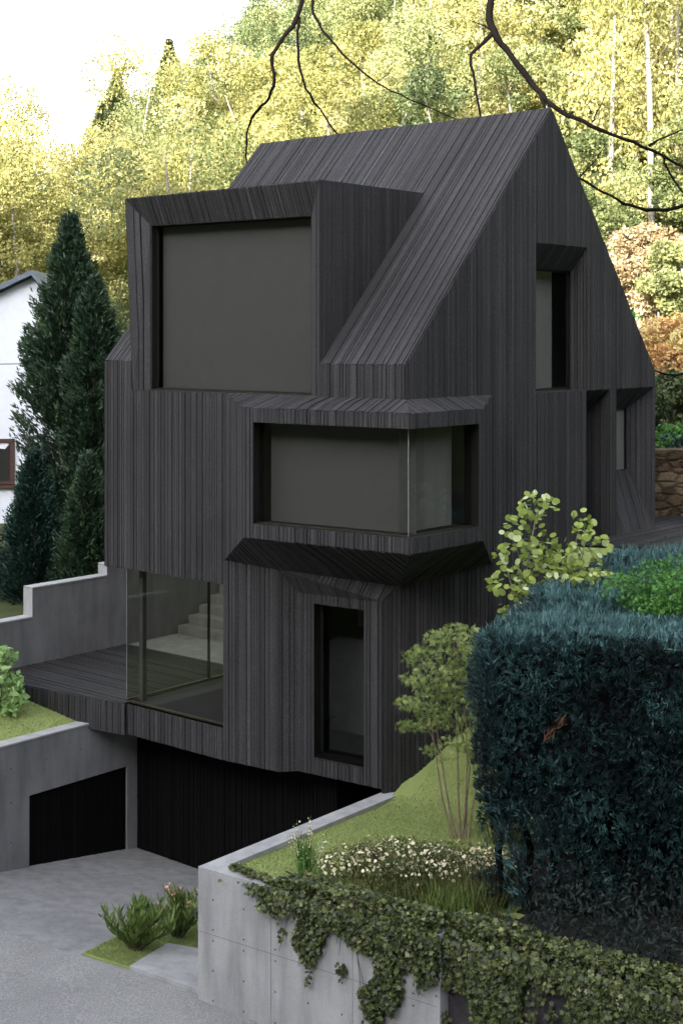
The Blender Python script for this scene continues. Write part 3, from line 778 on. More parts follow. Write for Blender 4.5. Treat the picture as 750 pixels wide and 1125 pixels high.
m_ = MB(); m_.poly([vz(gcn, zwt_b), vz(gsr, zwt_b), vz(gsr, zwb_b), vz(gcn, zwb_b)]); m_.build('pane', M['glass'], win)
m_ = MB(); m_.box(vz(gcn, zwb_b)-Vector((.006, .006, 0)), (.012, 0, 0), (0, .012, 0), Z*(zwt_b-zwb_b)); m_.build('glass_edge', M['edge'], win)
m_ = MB()
m_.prism([vz(gfl, zwb_b+.002), vz(gcn, zwb_b+.002), vz(gcn, zwb_b+.002)-nfi*.025, vz(gfl, zwb_b+.002)-nfi*.025], Z*.014)
m_.prism([vz(gcn, zwb_b+.003), vz(gsr, zwb_b+.003), vz(gsr, zwb_b+.003)-nsi*.025, vz(gcn, zwb_b+.003)-nsi*.025], Z*.014)
m_.build('sill', M['bronze'], win)
# curtains drawn along both panes, softly pleated
def curtain(p, q, nrm, z0, z1, amp=.02, step=.09, name='curtain', mat='blind'):
    m_ = MB(); d = (q-p); Lh = d.length; k = max(2, int(Lh/step*2)); pr = None
    for i in range(k+1):
        c = p+d*(i/k)+nrm*(amp*math.sin(i*1.57))
        if pr is not None: m_.poly([vz(pr, z0), vz(c, z0), vz(c, z1), vz(pr, z1)])
        pr = c
    m_.build(name, M[mat], win, smooth=True)
curtain(gfl+nfi*.3+(gcn-gfl)*.0, gcn+nfi*.3-(gcn-gfl).normalized()*.06, nfi, zwb_b, zwt_b, .004, .3)
pm = gcn+(gsr-gcn)*.42
curtain(gcn+nsi*.2+(gsr-gcn)*.03, pm+nsi*.2, nsi, zwb_b+.02, zwt_b, .006, .2, mat='curtain')
curtain(pm+nsi*.21, gsr+nsi*.21-(gsr-gcn)*.13, nsi, zwb_b+.02, zwt_b, .008, .14, mat='sheer')
m_ = MB(); m_.poly([W(2.7, 1.2, -.9), W(.9, 1.2, -.9), W(.9, 1.2, -3.2), W(2.7, 1.2, -3.2)]); m_.poly([W(.9, 1.2, -.9), W(.9, 2.4, -.9), W(.9, 2.4, -3.2), W(.9, 1.2, -3.2)])
m_.build('room_wall', M['room'], win)

# ---- tall narrow window on the lower floor
npi = npl if npl.dot(V) > 0 else -npl
tw = pane_window([zz(wl, wtz), zz(wr, wtz), zz(wr, wbz), zz(wl, wbz)], npi, jd=.2, blind=None, bd=.2)
m_ = MB(); m_.poly([p+npi*1.2 for p in (zz(wl, wtz)-npl*0, zz(wr, wtz)+(wr-wl)*.2, zz(wr, wtz-.55)+(wr-wl)*.2, zz(wl, wtz-.55))]); m_.build('room_wall', M['curtain'], tw)
m_ = MB(); m_.poly([p+npi*1.3 for p in (zz(wl, wtz)-(wr-wl), zz(wr, wtz)+(wr-wl)*.2, zz(wr, wbz)+(wr-wl)*.2, zz(wl, wbz)-(wr-wl))]); m_.build('cabinet', M['roomdark'], tw)
m_ = MB(); m_.box(zz(wl, wtz-.12)+(wr-wl)*.45+npi*.3, (wr-wl)*.4, npi*.03, Z*.05); m_.build('lamp_rail', M['room'], tw)

# ---- glazed corner room
gz0, gz1 = -6.15, ZB1
room = MB()
room.poly([W(gl_l-.02, .1, gz0-.002), W(a_b-1, .1, gz0-.002), W(a_b-1, 5.2, gz0-.002), W(gl_l-.02, 5.2, gz0-.002)], .3)
fl = room.build('floor', M['deck'], house)
m_ = MB(); m_.poly([W(a_b-.25, .12, gz0), W(a_b-.25, 5.2, gz0), W(a_b-.25, 5.2, gz1), W(a_b-.25, .12, gz1)]); m_.build('room_partition', M['room'], house)
m_ = MB(); m_.poly([W(a_b-.001, .003, gz0-.02), W(a_b-.001, .25, gz0-.02), W(a_b-.001, .25, gz1), W(a_b-.001, .003, gz1)]); m_.build('window_reveal', M['darkframe'], house)
cg = MB(); cg.box(W(gl_l, .06, gz0-.015), U*-(gl_l-a_b), V*.05, Z*.03); cg.box(W(gl_l, .06, gz0-.0155), U*-.05, V*5.1, Z*.05); 
cgo = cg.build('corner_glazing', M['bronze'], house)
m_ = MB(); m_.poly([W(gl_l, .08, gz0), W(a_b, .08, gz0), W(a_b, .08, gz1), W(gl_l, .08, gz1)]); m_.build('pane', M['glass'], cgo)
m_ = MB(); m_.poly([W(gl_l, .08, gz0), W(gl_l, 2.0, gz0), W(gl_l, 2.0, gz1), W(gl_l, .08, gz1)]); m_.build('pane', M['glass_o'], cgo)
m_ = MB(); m_.poly([W(gl_l+.0, 2.03, gz0), W(gl_l, 5.2, gz0), W(gl_l, 5.2, gz1), W(gl_l, 2.03, gz1)]); m_.build('pane', M['glass_o'], cgo)
m_ = MB(); m_.poly([W(gl_l, 5.2, gz0), W(a_b, 5.2, gz0), W(a_b, 5.2, gz1), W(gl_l, 5.2, gz1)]); m_.build('room_wall', M['room'], cgo)
m_ = MB(); m_.box(W(gl_l-.02, 2.0, gz0), U*.04, V*.03, Z*(gz1-gz0)); m_.build('mullion', M['darkframe'], cgo)
m_ = MB(); m_.box(W(gl_l-.12, .25, gz0), U*-.09, V*.09, Z*(gz1-gz0)); m_.build('column', M['roomdark'], cgo)
m_ = MB(); m_.box(W(gl_l-.004, .076, gz0), U*.008, V*.008, Z*(gz1-gz0)); m_.build('glass_edge', M['edge'], cgo)

# ---- underside and recessed garage front
gb = MB()
gb.prism([W(gl_l, .012, ZB0), W(a_b, .012, ZB0), zz(cb, ZB0)+V*.01, zz(cc, ZB0)+V*.01, zz(cd, ZB0)+V*.01+U*.01, W(0.02, 2.14, ZB0), W(0.02, ME, ZB0), W(6.9, ME, ZB0), W(6.9, .3, ZB0)], Z*.3, .1)
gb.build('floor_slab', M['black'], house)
gb = MB()
boards(gb, [W(6.68, .9, -9.5), W(2.05, .9, -9.5), W(2.05, .9, ZB0), W(6.68, .9, ZB0)], U)
boards(gb, [W(2.05, .9, -9.5), W(2.05, 2.6, -9.5), W(2.05, 2.6, ZB0), W(2.05, .9, ZB0)], V)
boards(gb, [W(2.05, 2.4, -9.5), W(-.4, 2.4, -9.5), W(-.4, 2.4, ZB0), W(2.05, 2.4, ZB0)], U)
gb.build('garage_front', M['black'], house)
# interior blocking so no daylight leaks behind the windows
ib = MB()
ib.poly([W(.02, .02, ZL-.01), W(LB-.02, .02, ZL-.01), W(LB-.02, ME-.02, ZL-.01), W(.02, ME-.02, ZL-.01)], .2)
ib.poly([W(.9, .6, -3.7), W(a_b, .6, -3.7), W(a_b, ME, -3.7), W(.9, ME, -3.7)], .2)
ib.build('floor', M['roomdark'], house)

# ================================================================== NEIGHBOUR
nbh = thing('white_house', (-9.6, 44, H-5.5), 'white rendered neighbour house with a blue grey metal roof and red brown window frame', 'house')
D0 = 44.0
ap = onD(37, 297, D0); er_ = onD(57, 322, D0); el = onD(-120, 380, D0)
wm = MB()
zb = H-6
xr = er_.x-0.25; 
gwall = [Vector((el.x, D0, zb)), Vector((xr, D0, zb)), Vector((xr, D0, er_.z-.15)), Vector((ap.x, D0, ap.z-.2)), Vector((el.x, D0, el.z))]
wm.prism(gwall, (-0.0, 9, 0)); wm.build('wall', M['white'], nbh)
rm = MB()
def slab(a, b, t=.16):
    a, b = Vector(a), Vector(b); y0 = Vector((0, -.35, 0)); y1 = Vector((0, 9.6, 0))
    rm.prism([a+y0, b+y0, b+y0-Z*t, a+y0-Z*t], y1)
slab(ap+Vector((0, 0, 0.0)), er_+Vector((.15, 0, -.15))); slab(Vector((el.x-.3, D0, el.z+.1)), ap+Vector((-.002, 0, 0)))
for k in range(9):
    pass
rm.build('roof', M['zinc'], nbh)
w0, w1 = onD(-22, 482, D0-.02), onD(16.5, 532, D0-.02)
fm = MB()
def rectbar(x0, z0, x1, z1, t=.08): fm.box((x0, D0-.08, z0), (x1-x0, 0, 0), (0, .12, 0), (0, 0, z1-z0))
rectbar(w0.x, w1.z, w0.x+.1, w0.z); rectbar(w1.x-.13, w1.z, w1.x, w0.z); rectbar(w0.x+.1, w0.z-.12, w1.x-.13, w0.z); rectbar(w0.x+.1, w1.z, w1.x-.13, w1.z+.1)
wn = fm.build('window', M['redwood'], nbh)
m_ = MB(); m_.poly([(w0.x, D0-.02, w1.z), (w1.x, D0-.02, w1.z), (w1.x, D0-.02, w0.z), (w0.x, D0-.02, w0.z)]); m_.build('pane', M['darkframe'], wn)
m_ = MB(); m_.box((w0.x-.1, D0-.16, w1.z-.1), (w1.x-w0.x+.35, 0, 0), (0, .2, 0), (0, 0, .08)); m_.build('sill', M['redwood'], wn)
m_ = MB(); m_.prism([(w0.x, D0-.03, w0.z-.12), (w1.x-.13, D0-.03, w0.z-.12), (w1.x-.3, D0-.03, w0.z-.32), (w0.x+.4, D0-.03, w0.z-.28)], (0, .004, 0)); m_.build('curtain', M['white'], wn)
m_ = MB(); pts = [onD(40+2.2*i, 331-3*math.sin(i*.7)+i*2.2, D0-.06) for i in range(6)]
# thin overhead cable
m_ = MB(); m_.tube([onD(-60, 401, 36), onD(0, 400, 36), onD(60, 399.3, 36.5), onD(130, 398, 37)], [.012]*4, 5)
tag(m_.build('overhead_cable', M['darkframe']), 'thin dark cable stretched across the white neighbour wall and conifers', 'cable')

# ================================================================== TREES
def conifer(name, x, D, ybase, ytop, Rpx, mat, label, n, size, prof, seed=1, droop=.35):
    """prof: list of (height fraction, radius fraction); foliage sits on several hundred separate branches"""
    rng = np.random.default_rng(seed); b = onD(x, ybase, D); t = onD(x, ytop, D); R = Rpx/FPX*D; Hh = t.z-b.z
    o = thing(name, (b.x, D, b.z), label, 'tree'); out = []; nb = 420; per = n//nb
    pt, pr = zip(*prof)
    for k in range(nb):
        f = (k+rng.random())/nb; f = f**.9; a = rng.uniform(0, 6.283); env = float(np.interp(f, pt, pr))*R
        Lb = env*rng.uniform(.72, 1.16)+.06; rise = Lb*rng.uniform(.15, .6)
        q = rng.uniform(.25, 1.05, per)**.8
        wdt = (.10+.16*R*(1-f*.6))*(1.15-q)*1.6+.03
        lat = rng.normal(0, 1, per)*wdt*.5
        ca, sa = math.cos(a), math.sin(a)
        P = np.stack([b.x+ca*Lb*q-sa*lat, D+sa*Lb*q+ca*lat, b.z+f*Hh*.97+rise*q**1.5-.3*rise+rng.normal(0, .07+.03*R, per)], 1)
        A = np.stack([ca*np.ones(per)*.8-sa*lat*1.2, sa*np.ones(per)*.8+ca*lat*1.2, np.full(per, .75)], 1)+rng.normal(0, .33, (per, 3)); A /= np.linalg.norm(A, axis=1, keepdims=True)
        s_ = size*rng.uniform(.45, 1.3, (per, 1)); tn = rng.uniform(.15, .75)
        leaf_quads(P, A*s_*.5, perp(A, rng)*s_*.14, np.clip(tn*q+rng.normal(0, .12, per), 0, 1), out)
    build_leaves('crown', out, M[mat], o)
    m_ = MB(); m_.tube([(b.x, D, b.z-1.2), (b.x, D, b.z+Hh*.95)], [.2, .02]); m_.build('trunk', M['bark'], o)
    return o
PT = [(0, .6), (.15, .75), (.45, 1), (.6, .8), (.72, .56), (.84, .33), (.93, .16), (1, .03)]
PR = [(0, .8), (.4, 1), (.7, .9), (.85, .65), (.94, .4), (1, .08)]
PC = [(0, .9), (.2, 1), (.5, .7), (.8, .35), (1, .04)]
PT = [(0, .6), (.15, .75), (.45, 1), (.6, .86), (.72, .66), (.84, .42), (.93, .19), (1, .03)]
PR = [(0, .8), (.4, 1), (.7, .85), (.85, .55), (.94, .3), (1, .04)]
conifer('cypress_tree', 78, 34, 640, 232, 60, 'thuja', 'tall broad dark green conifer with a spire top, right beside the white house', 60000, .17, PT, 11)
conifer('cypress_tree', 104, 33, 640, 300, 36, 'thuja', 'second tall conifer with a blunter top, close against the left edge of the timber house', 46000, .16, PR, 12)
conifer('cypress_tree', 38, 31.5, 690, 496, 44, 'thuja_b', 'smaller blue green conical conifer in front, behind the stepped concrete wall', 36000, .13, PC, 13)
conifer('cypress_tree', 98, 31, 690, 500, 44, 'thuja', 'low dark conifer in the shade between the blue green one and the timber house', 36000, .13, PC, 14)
conifer('cypress_tree', -14, 33, 700, 590, 34, 'wood_g', 'small mid green bush at the left edge above the stepped wall', 9000, .14, PR, 15)

# ---------- wooded hillside
def tree_geom(rng, x, y, z, hgt, R, n, size, out, outw, kind='d', tone=(.25, .9)):
    if kind == 'd':
        bl = crown_blobs((x, y, z+hgt*.6), R, hgt*.82, 26, rng, .31, 1.0, tone)
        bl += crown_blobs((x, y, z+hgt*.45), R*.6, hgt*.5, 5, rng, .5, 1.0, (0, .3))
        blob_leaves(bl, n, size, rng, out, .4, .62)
    else:
        cone_sprays((x, y, z+hgt*.08), R, hgt*.92, n, size, rng, out, lean=2.4, aspect=.2, power=1.0, shell=.5)
    outw.tube([(x, y, z-1), (x+rng.normal(0, .3), y, z+hgt*.5), (x+rng.normal(0, .8), y, z+hgt*.85)], [R*.035+.04, R*.022+.025, .02], 6)
rng = np.random.default_rng(21)
def build_multi(name, bins, trunk):
    """one mesh: leaf quads in several materials plus the trunks"""
    out = []; mi = []; keys = list(bins)
    for k, key in enumerate(keys):
        for v, t in bins[key]: out.append((v, t)); mi.append(np.full(v.shape[0], k))
    tv = np.array(trunk.v); tf = [f for f in trunk.f if len(f) == 4]
    out.append((tv[np.array(tf)], np.full(len(tf), .5))); mi.append(np.full(len(tf), len(keys)))
    o = build_leaves(name, out, M[keys[0]])
    for key in keys[1:]: o.data.materials.append(M[key])
    o.data.materials.append(M['greybark'])
    o.data.polygons.foreach_set('material_index', np.concatenate(mi).astype(np.int32)); return o
bins = {'wood_y': [], 'wood_yg': [], 'wood_g': []}
wtr = MB(); cnt = 0; near = 0
LBN = {'wood_y': 'yellow autumn broadleaf tree at the foot of the wooded slope', 'wood_yg': 'yellow green broadleaf tree at the foot of the wooded slope', 'wood_g': 'green broadleaf tree at the foot of the wooded slope'}
D = 52.0
while D < 165:
    step = 4.6+D*0.014
    x = -0.30*D-4
    while x < 0.30*D+6:
        X = x+rng.uniform(-1.8, 1.8); Y = D+rng.uniform(-2.2, 2.2); px = CX+FPX*X/Y
        x += step*0.86
        if px < 110 and Y < 62: continue
        zt_ = terrain(X, Y)
        hg = rng.uniform(9, 14.5) if Y > 70 else rng.uniform(7, 11)
        if px > 560 and Y < 66: hg = rng.uniform(4, 8)
        if 300 < px < 560:
            ytop = HY-(zt_+hg)/Y*FPX
            if ytop > 175: continue
        if 130 < px <= 300 and HY-(zt_+hg)/Y*FPX > 230: continue
        left = np.clip((420-px)/400, 0, 1)
        r = rng.random()
        k = 'wood_y' if r < .40 else ('wood_yg' if r < .78 else 'wood_g')
        if px < 160 and Y < 85: k = 'wood_y'
        nl = int(10500*(1 if Y > 95 else 1.25)); sz = 0.08+Y*0.0010
        tn = (rng.uniform(0, .5), rng.uniform(.6, 1))
        if Y < 76:
            near += 1; o_ = thing('broadleaf_tree', (X, Y, zt_+H-.3), LBN[k], 'tree', {'wood_y': 'yellow trees at the foot of the slope', 'wood_yg': 'yellow green trees at the foot of the slope', 'wood_g': 'green trees at the foot of the slope'}[k])
            ol = []; ow = MB(); tree_geom(rng, X, Y, zt_+H-.3, hg, hg*rng.uniform(.24, .34), nl, sz, ol, ow, 'd', tn)
            build_leaves('crown', ol, M[k], o_); ow.build('trunk', M['greybark'], o_)
        else: tree_geom(rng, X, Y, zt_+H-.3, hg, hg*rng.uniform(.24, .34), nl, sz, bins[k], wtr, 'd', tn)
        cnt += 1
    D += step*0.92
print('forest trees', cnt, 'near', near)
tag(build_multi('woodland', bins, wtr), 'sunlit yellow and green autumn woodland covering the hillside behind the houses', 'woodland', kind='stuff')

# individual trees that stand out
def solo(name, px, yb, yt, D, mat, label, kind='d', Rf=.3, n=7000, size=.26, seed=5, bark='greybark', cat='tree', tone=(.2, .9), group=None, lo=.12):
    rng = np.random.default_rng(seed); b = onD(px, yb, D); t = onD(px, yt, D); hg = t.z-b.z
    o = thing(name, tuple(b), label, cat, group); out = []; w = MB()
    if kind == 'birch':
        R = hg*Rf
        bl = []
        for i in range(34):
            f = rng.uniform(.22, 1); a = rng.uniform(0, 6.28); rr = R*(1-f)**.5*rng.uniform(.25, 1.15)+.15
            bl.append((b.x+math.cos(a)*rr, D+math.sin(a)*rr, b.z+hg*f-.3, R*.34, R*.34, R*.5, rng.uniform(*tone)))
        blob_leaves(bl, n, size, rng, out, 1.1, .5)
        w.tube([tuple(b-Z*1.0), (b.x+rng.normal(0, .1), D, b.z+hg*.4), (b.x+rng.normal(0, .25), D, b.z+hg*.75), (b.x+rng.normal(0, .3), D, b.z+hg)], [.13, .11, .06, .02], 8)
        for i in range(6):
            w2 = MB(); f = rng.uniform(.3, .85); a = rng.uniform(0, 6.28); l = R*rng.uniform(.4, .8)
            w2.tube([(b.x, D, b.z+hg*f), (b.x+math.cos(a)*l*.6, D+math.sin(a)*l*.6, b.z+hg*f+rng.uniform(.5, 1.1)), (b.x+math.cos(a)*l, D+math.sin(a)*l, b.z+hg*f+rng.uniform(.3, 1.2))], [.03, .018, .006], 5)
            w2.build('branch', M['bark'], o)
    elif kind == 's':
        cone_sprays((b.x, D, b.z+hg*.08), hg*Rf, hg*.92, n, size, rng, out, lean=2.2, aspect=.2, power=1.05, shell=.6)
        w.tube([tuple(b-Z*1), (b.x, D, b.z+hg*.97)], [.16, .02], 6)
    else:
        R = hg*Rf
        bl = crown_blobs((b.x, D, b.z+hg*(.5+lo/2)), R, hg*(1-lo), 26, rng, .36, 1, tone)
        blob_leaves(bl, n, size, rng, out, .3, .6)
        w.tube([tuple(b-Z*.5), (b.x+.05, D, b.z+hg*.45), (b.x, D, b.z+hg*.8)], [.05+R*.03, .04+R*.02, .02], 6)
        for i in range(5):
            a = rng.uniform(0, 6.28); w.tube([(b.x, D, b.z+hg*.3), (b.x+math.cos(a)*R*.6, D+math.sin(a)*R*.6, b.z+hg*.6)], [.05, .015], 5)
    build_leaves('crown', out, M[mat], o); w.build('trunk', M[bark], o); return o
bg = 'white-stemmed birches on the sunny slope'
for i, (px, yb, yt, D, lb) in enumerate((
        (716, 300, -150, 54, 'thick white birch trunk right of the gable, tallest in the row'),
        (744, 330, -120, 57, 'birch cut by the right edge of the photo, yellow crown'),
        (683, 262, -130, 60, 'slim pale birch just left of the thick white trunk'),
        (672, 300, -60, 57, 'leaning slender birch nearest the gable slope above the rusty shrubs'),
        (540, 230, -80, 66, 'thin white birch stem showing above the roof ridge'),
        (594, 250, -120, 70, 'pale birch behind the apex of the gable'),
        (655, 300, -90, 68, 'yellow birch between the gable apex and the slim birch'),
        (732, 290, -180, 63, 'second birch stem close behind the thick white trunk'))):
    solo('birch_tree', px, yb, yt, D, 'wood_y', lb, 'birch', .16, 5200, .2, 40+i, 'birch', group=bg)
sg = 'dark spruces on the hillside'
for i, (px, yb, yt, D, Rf, lb) in enumerate((
        (129, 165, 76, 100, .2, 'dark pointed spruce on the skyline, leftmost'),
        (186, 125, 44, 102, .19, 'dark pointed spruce on the skyline, right of the first'),
        (112, 195, 112, 92, .2, 'olive spruce a little below the skyline'),
        (75, 300, 231, 64, .2, 'small dark spruce low in the yellow wood behind the tall conifer'),
        (236, 130, 52, 96, .25, 'grey green spruce left of the hanging branches'))):
    solo('spruce_tree', px, yb, yt, D, 'spruce', lb, 's', Rf*1.35, 3600, .5, 60+i, 'bark', group=sg)
solo('willow_tree', 212, 215, 128, 84, 'grey_w', 'pale grey green tree just above the left end of the dormer', 'd', .52, 9000, .3, 71)
solo('shrub', 700, 335, 248, 47, 'rust', 'large rusty pink shrub beside the gable slope', 'd', .55, 9000, .15, 72, cat='shrub', lo=0)
solo('shrub', 722, 392, 320, 44, 'rust', 'lower rusty shrub between the gable and the round green bush', 'd', .5, 5000, .14, 73, cat='shrub', lo=0)
solo('shrub', 748, 345, 262, 43, 'wood_yg', 'round yellow green bush at the right edge, above the red shrub', 'd', .5, 9000, .14, 74, cat='shrub', lo=0, tone=(.5, 1))
solo('shrub', 742, 425, 348, 41, 'red', 'red orange shrub at the right edge by the eave', 'd', .6, 7000, .13, 75, cat='shrub', lo=0)
solo('shrub', 652, 300, 205, 51, 'wood_yg', 'yellow green bush hugging the upper part of the gable slope', 'd', .5, 7000, .15, 91, cat='shrub', lo=0)
solo('shrub', 690, 262, 195, 56, 'wood_y', 'pale yellow bush between the birch trunks, above the rusty shrub', 'd', .6, 6000, .15, 92, cat='shrub', lo=0)
solo('shrub', 738, 275, 200, 55, 'wood_yg', 'yellow green bush at the right edge above the round green one', 'd', .6, 6000, .15, 93, cat='shrub', lo=0)
solo('shrub', 692, 400, 345, 46, 'bush_g', 'small green shrub tucked under the rusty shrubs by the gable', 'd', .5, 4000, .14, 76, cat='shrub', lo=0)
solo('shrub', 735, 500, 415, 32.5, 'wood_g', 'dark green bush behind the stone wall', 'd', .55, 9000, .12, 77, cat='shrub', lo=0, tone=(0, .5))
solo('shrub', 770, 495, 408, 34, 'wood_g', 'mid green bush behind the stone wall at the photo edge', 'd', .6, 8000, .12, 78, cat='shrub', lo=0, tone=(.2, .8))
solo('shrub', 725, 515, 468, 29.5, 'bush_g', 'low leafy plant on top of the stone wall', 'd', .7, 2500, .1, 79, cat='shrub', lo=0, tone=(.1, .7))
solo('shrub', 752, 515, 478, 29, 'thuja_b', 'bluish ground shrub on top of the stone wall, right', 'd', .9, 2500, .09, 80, cat='shrub', lo=0)

# ---------- bare overhanging tree behind the house
bt = thing('bare_tree', (11.5, 31, H-3.5), 'bare dark branches reaching in from above behind the roof', 'tree')
w = MB(); DB = 31
w.tube([(11.5, DB, H-4.2), (11.3, DB, H+1), (10.6, DB, H+5.5), (9.6, DB, H+9.5)], [.3, .24, .2, .14], 9)
w.build('trunk', M['barkdark'], bt)
rngb = random.Random(5)
def branch(pts, r0, r1):
    P = [onD(x, y, DB+dz_) for x, y, dz_ in [(p[0], p[1], p[2] if len(p) > 2 else 0) for p in pts]]
    # smooth with jitter
    Q = []; 
    for i in range(len(P)-1):
        for k in range(4):
            t = k/4; a = P[max(i-1, 0)]; b = P[i]; c = P[i+1]; d = P[min(i+2, len(P)-1)]
            q = 0.5*((2*b)+(c-a)*t+(2*a-5*b+4*c-d)*t*t+(3*b-a-3*c+d)*t**3)
            Q.append(q+Vector((rngb.gauss(0, .012), rngb.gauss(0, .02), rngb.gauss(0, .012))))
    Q.append(P[-1]); n = len(Q)
    R = [(r0+(r1-r0)*i/(n-1))*(1+rngb.uniform(-.12, .2)) for i in range(n)]
    m_ = MB(); m_.tube(Q, R, 7); m_.build('branch', M['barkdark'], bt, smooth=True)
branch([(905, -190, 0), (760, -260, 0), (640, -200, 0), (560, -80, 0), (538, 0), (542, 35), (560, 62), (592, 100), (606, 116), (640, 134), (670, 147), (705, 160), (752, 184), (790, 205)], .10, .022)
branch([(542, 35), (528, 50), (517.5, 60), (521, 90), (528, 135)], .05, .022)
branch([(541, 37), (532, 28), (518, 24)], .022, .01)
branch([(592, 100), (599, 122)], .04, .03)
branch([(650, 134), (658, 118), (665, 102)], .018, .007)
branch([(685, 148), (693, 147), (697, 140)], .018, .007)
branch([(712, 160), (730, 150), (760, 140)], .028, .014)
branch([(727, 170), (735, 190), (752, 214)], .03, .018)
branch([(800, 180), (770, 215), (735, 230), (700, 228), (670, 215), (640, 199), (620, 190)], .05, .02)
branch([(625, 205), (650, 180), (666, 158)], .022, .008)
branch([(800, 400), (760, 408), (735, 412), (715, 405)], .04, .015)
branch([(745, 411), (735, 418), (722, 414)], .018, .008)
branch([(740, -230, 0), (560, -260, 0), (420, -180, 0), (350, -60, 0), (333, 0), (322, 28), (299, 60), (302, 88), (292, 112), (276, 130), (271, 155), (271, 185)], .075, .016)
branch([(328, 18), (327, 45), (333, 88), (350, 120), (376, 155)], .035, .018)
branch([(299, 60), (295, 61)], .03, .012)
branch([(332, 88), (330, 94), (336, 93)], .012, .008)
branch([(276, 130), (281, 126)], .02, .008)
branch([(420, -180, 0), (360, -70, 0), (343, 0), (350, 25), (375, 58), (413, 90), (450, 108), (505, 133)], .04, .012)
branch([(413, 90), (425, 82), (430, 74)], .012, .006)

# ================================================================== HEDGE
hd = thing('hedge', (5, 19, H-6.8), 'huge blue green clipped conifer hedge filling the right foreground', 'hedge')
hp = [(1.58, 16.35), (2.2, 18.0), (2.9, 19.9), (3.7, 21.5), (4.5, 22.9), (6.2, 25.1), (12.5, 25.5), (12.5, 15.9), (4, 16.1)]
def pin(x, y):
    c = False; n = len(hp); j = n-1
    for i in range(n):
        xi, yi = hp[i]; xj, yj = hp[j]
        if ((yi > y) != (yj > y)) and (x < (xj-xi)*(y-yi)/(yj-yi)+xi): c = not c
        j = i
    return c
def htop(x, y): return -3.52+0.05*mnoise.noise(Vector((x*1.3, y*1.3, 0)))*2+0.012*(x-2)+0.10*math.sin(y*1.9+x*.5)*.5
rng = np.random.default_rng(31); out = []
# plumes: each plume is a cluster of thin upright leaflets
def plumes(P, A, tone, n_each, length, width, spread, out, rng):
    n = len(P); P = np.repeat(P, n_each, 0); A = np.repeat(A, n_each, 0); tone = np.repeat(tone, n_each)
    A = A+rng.normal(0, spread, A.shape); A /= np.linalg.norm(A, axis=1, keepdims=True)
    s = length*rng.uniform(.45, 1.15, (len(P), 1)); off = rng.random((len(P), 1))
    Pc = P+A*s*.5*off+rng.normal(0, length*.14, P.shape)
    leaf_quads(Pc, A*s*.5, perp(A, rng)*width*rng.uniform(.6, 1.3, (len(P), 1)), np.clip(tone+rng.normal(0, .14, len(P)), 0, 1), out)
pts = []
while len(pts) < 15000:
    x = rng.uniform(1.3, 9.2); y = rng.uniform(15.9, 25.4)
    if pin(x, y):
        if y > 21 and rng.random() < .3: continue
        pts.append((x, y, htop(x, y)+H+rng.uniform(-.14, .02), ))
P = np.array(pts); A = np.tile(np.array([[0., -.1, 1.]]), (len(P), 1))+rng.normal(0, .22, (len(P), 3))
clump = np.array([mnoise.noise(Vector((p[0]*3, p[1]*3, 0))) for p in P])
plumes(P, A, 0.66+clump*.6+(P[:, 2]-P[:, 2].mean())*1.5, 10, .13, .008, .26, out, rng)  # base tone raised on top: light from above painted into the leaf colour
# sides: front (y = 16) and left
pts = []; nr = []
segs = [((12.5, 15.9), (4, 16.1)), ((4, 16.1), (1.58, 16.35)), ((1.58, 16.35), (2.2, 18.0)), ((2.2, 18.0), (2.9, 19.9)), ((2.9, 19.9), (3.7, 21.5)), ((3.7, 21.5), (4.5, 22.9)), ((4.5, 22.9), (6.2, 25.1))]
for (a, b) in segs:
    a = np.array(a); b = np.array(b); Ls = np.linalg.norm(b-a); t = (b-a)/Ls; nrm = np.array([-t[1], t[0]])
    if nrm.dot(np.array([6, 20])-a) > 0: nrm = -nrm
    m = int(Ls*3.2*(620 if min(a[0], b[0]) < 2.5 else 330)) if a[0] < 9 else int(Ls*3.2*60)
    for _ in range(m):
        f = rng.random(); q = a+(b-a)*f; z = rng.uniform(-6.75, -3.45)
        if z < -5.75 and rng.random() < (.8 if q[0] < 2.4 else .25): continue
        bul = .10*mnoise.noise(Vector((q[0]*1.6, q[1]*1.6, z*1.6)))*2+.07*math.sin((z+5)*2)+rng.uniform(-.16, .04)-.3*max(0, (-5.5-z))
        pts.append((q[0]+nrm[0]*bul, q[1]+nrm[1]*bul, z+H)); nr.append((nrm[0]*.7, nrm[1]*.7, .8))
P2 = np.array(pts); A2 = np.array(nr)+rng.normal(0, .35, (len(P2), 3))
cl = np.array([mnoise.noise(Vector((p[0]*2.2, p[1]*2.2, p[2]*2.2))) for p in P2])
plumes(P2, A2, 0.26+cl*.55, 8, .10, .008, .32, out, rng)  # base tone lowered on the sides: shade painted into the leaf colour
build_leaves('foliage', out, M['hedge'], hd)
# a bundle of dead brown twigs and the dark woody core
cm = MB(); inner = [(1.84, 16.62), (2.45, 18.1), (3.2, 19.9), (4.8, 22.9), (6.4, 24.8), (12.3, 25.2), (12.3, 16.3), (4, 16.45)]
cm.prism([Vector((x, y, H-5.6)) for x, y in inner], (0, 0, 1.9)); cm.prism([Vector((x, y, H-6.85)) for x, y in [(2.9, 17.6), (3.4, 19.9), (5, 22.7), (6.6, 24.5), (12.2, 25), (12.2, 17), (4.2, 17.1)]], (0, 0, 1.4)); 
rng2 = random.Random(9)
for i in range(26):
    x = 1.95+i*.33+rng2.uniform(-.1, .1); y = 16.75+rng2.uniform(0, .3)
    cm.tube([(x, y, H-6.9), (x+rng2.uniform(-.1, .1), y, H-6.1), (x+rng2.uniform(-.2, .2), y, H-5.3)], [.05, .045, .03], 6)
cm.build('woody_core', simple('hedge_core', (0.006, 0.007, 0.008), spec=.05), hd)
out = []; c = onD(610, 800, 16.15); n = 30
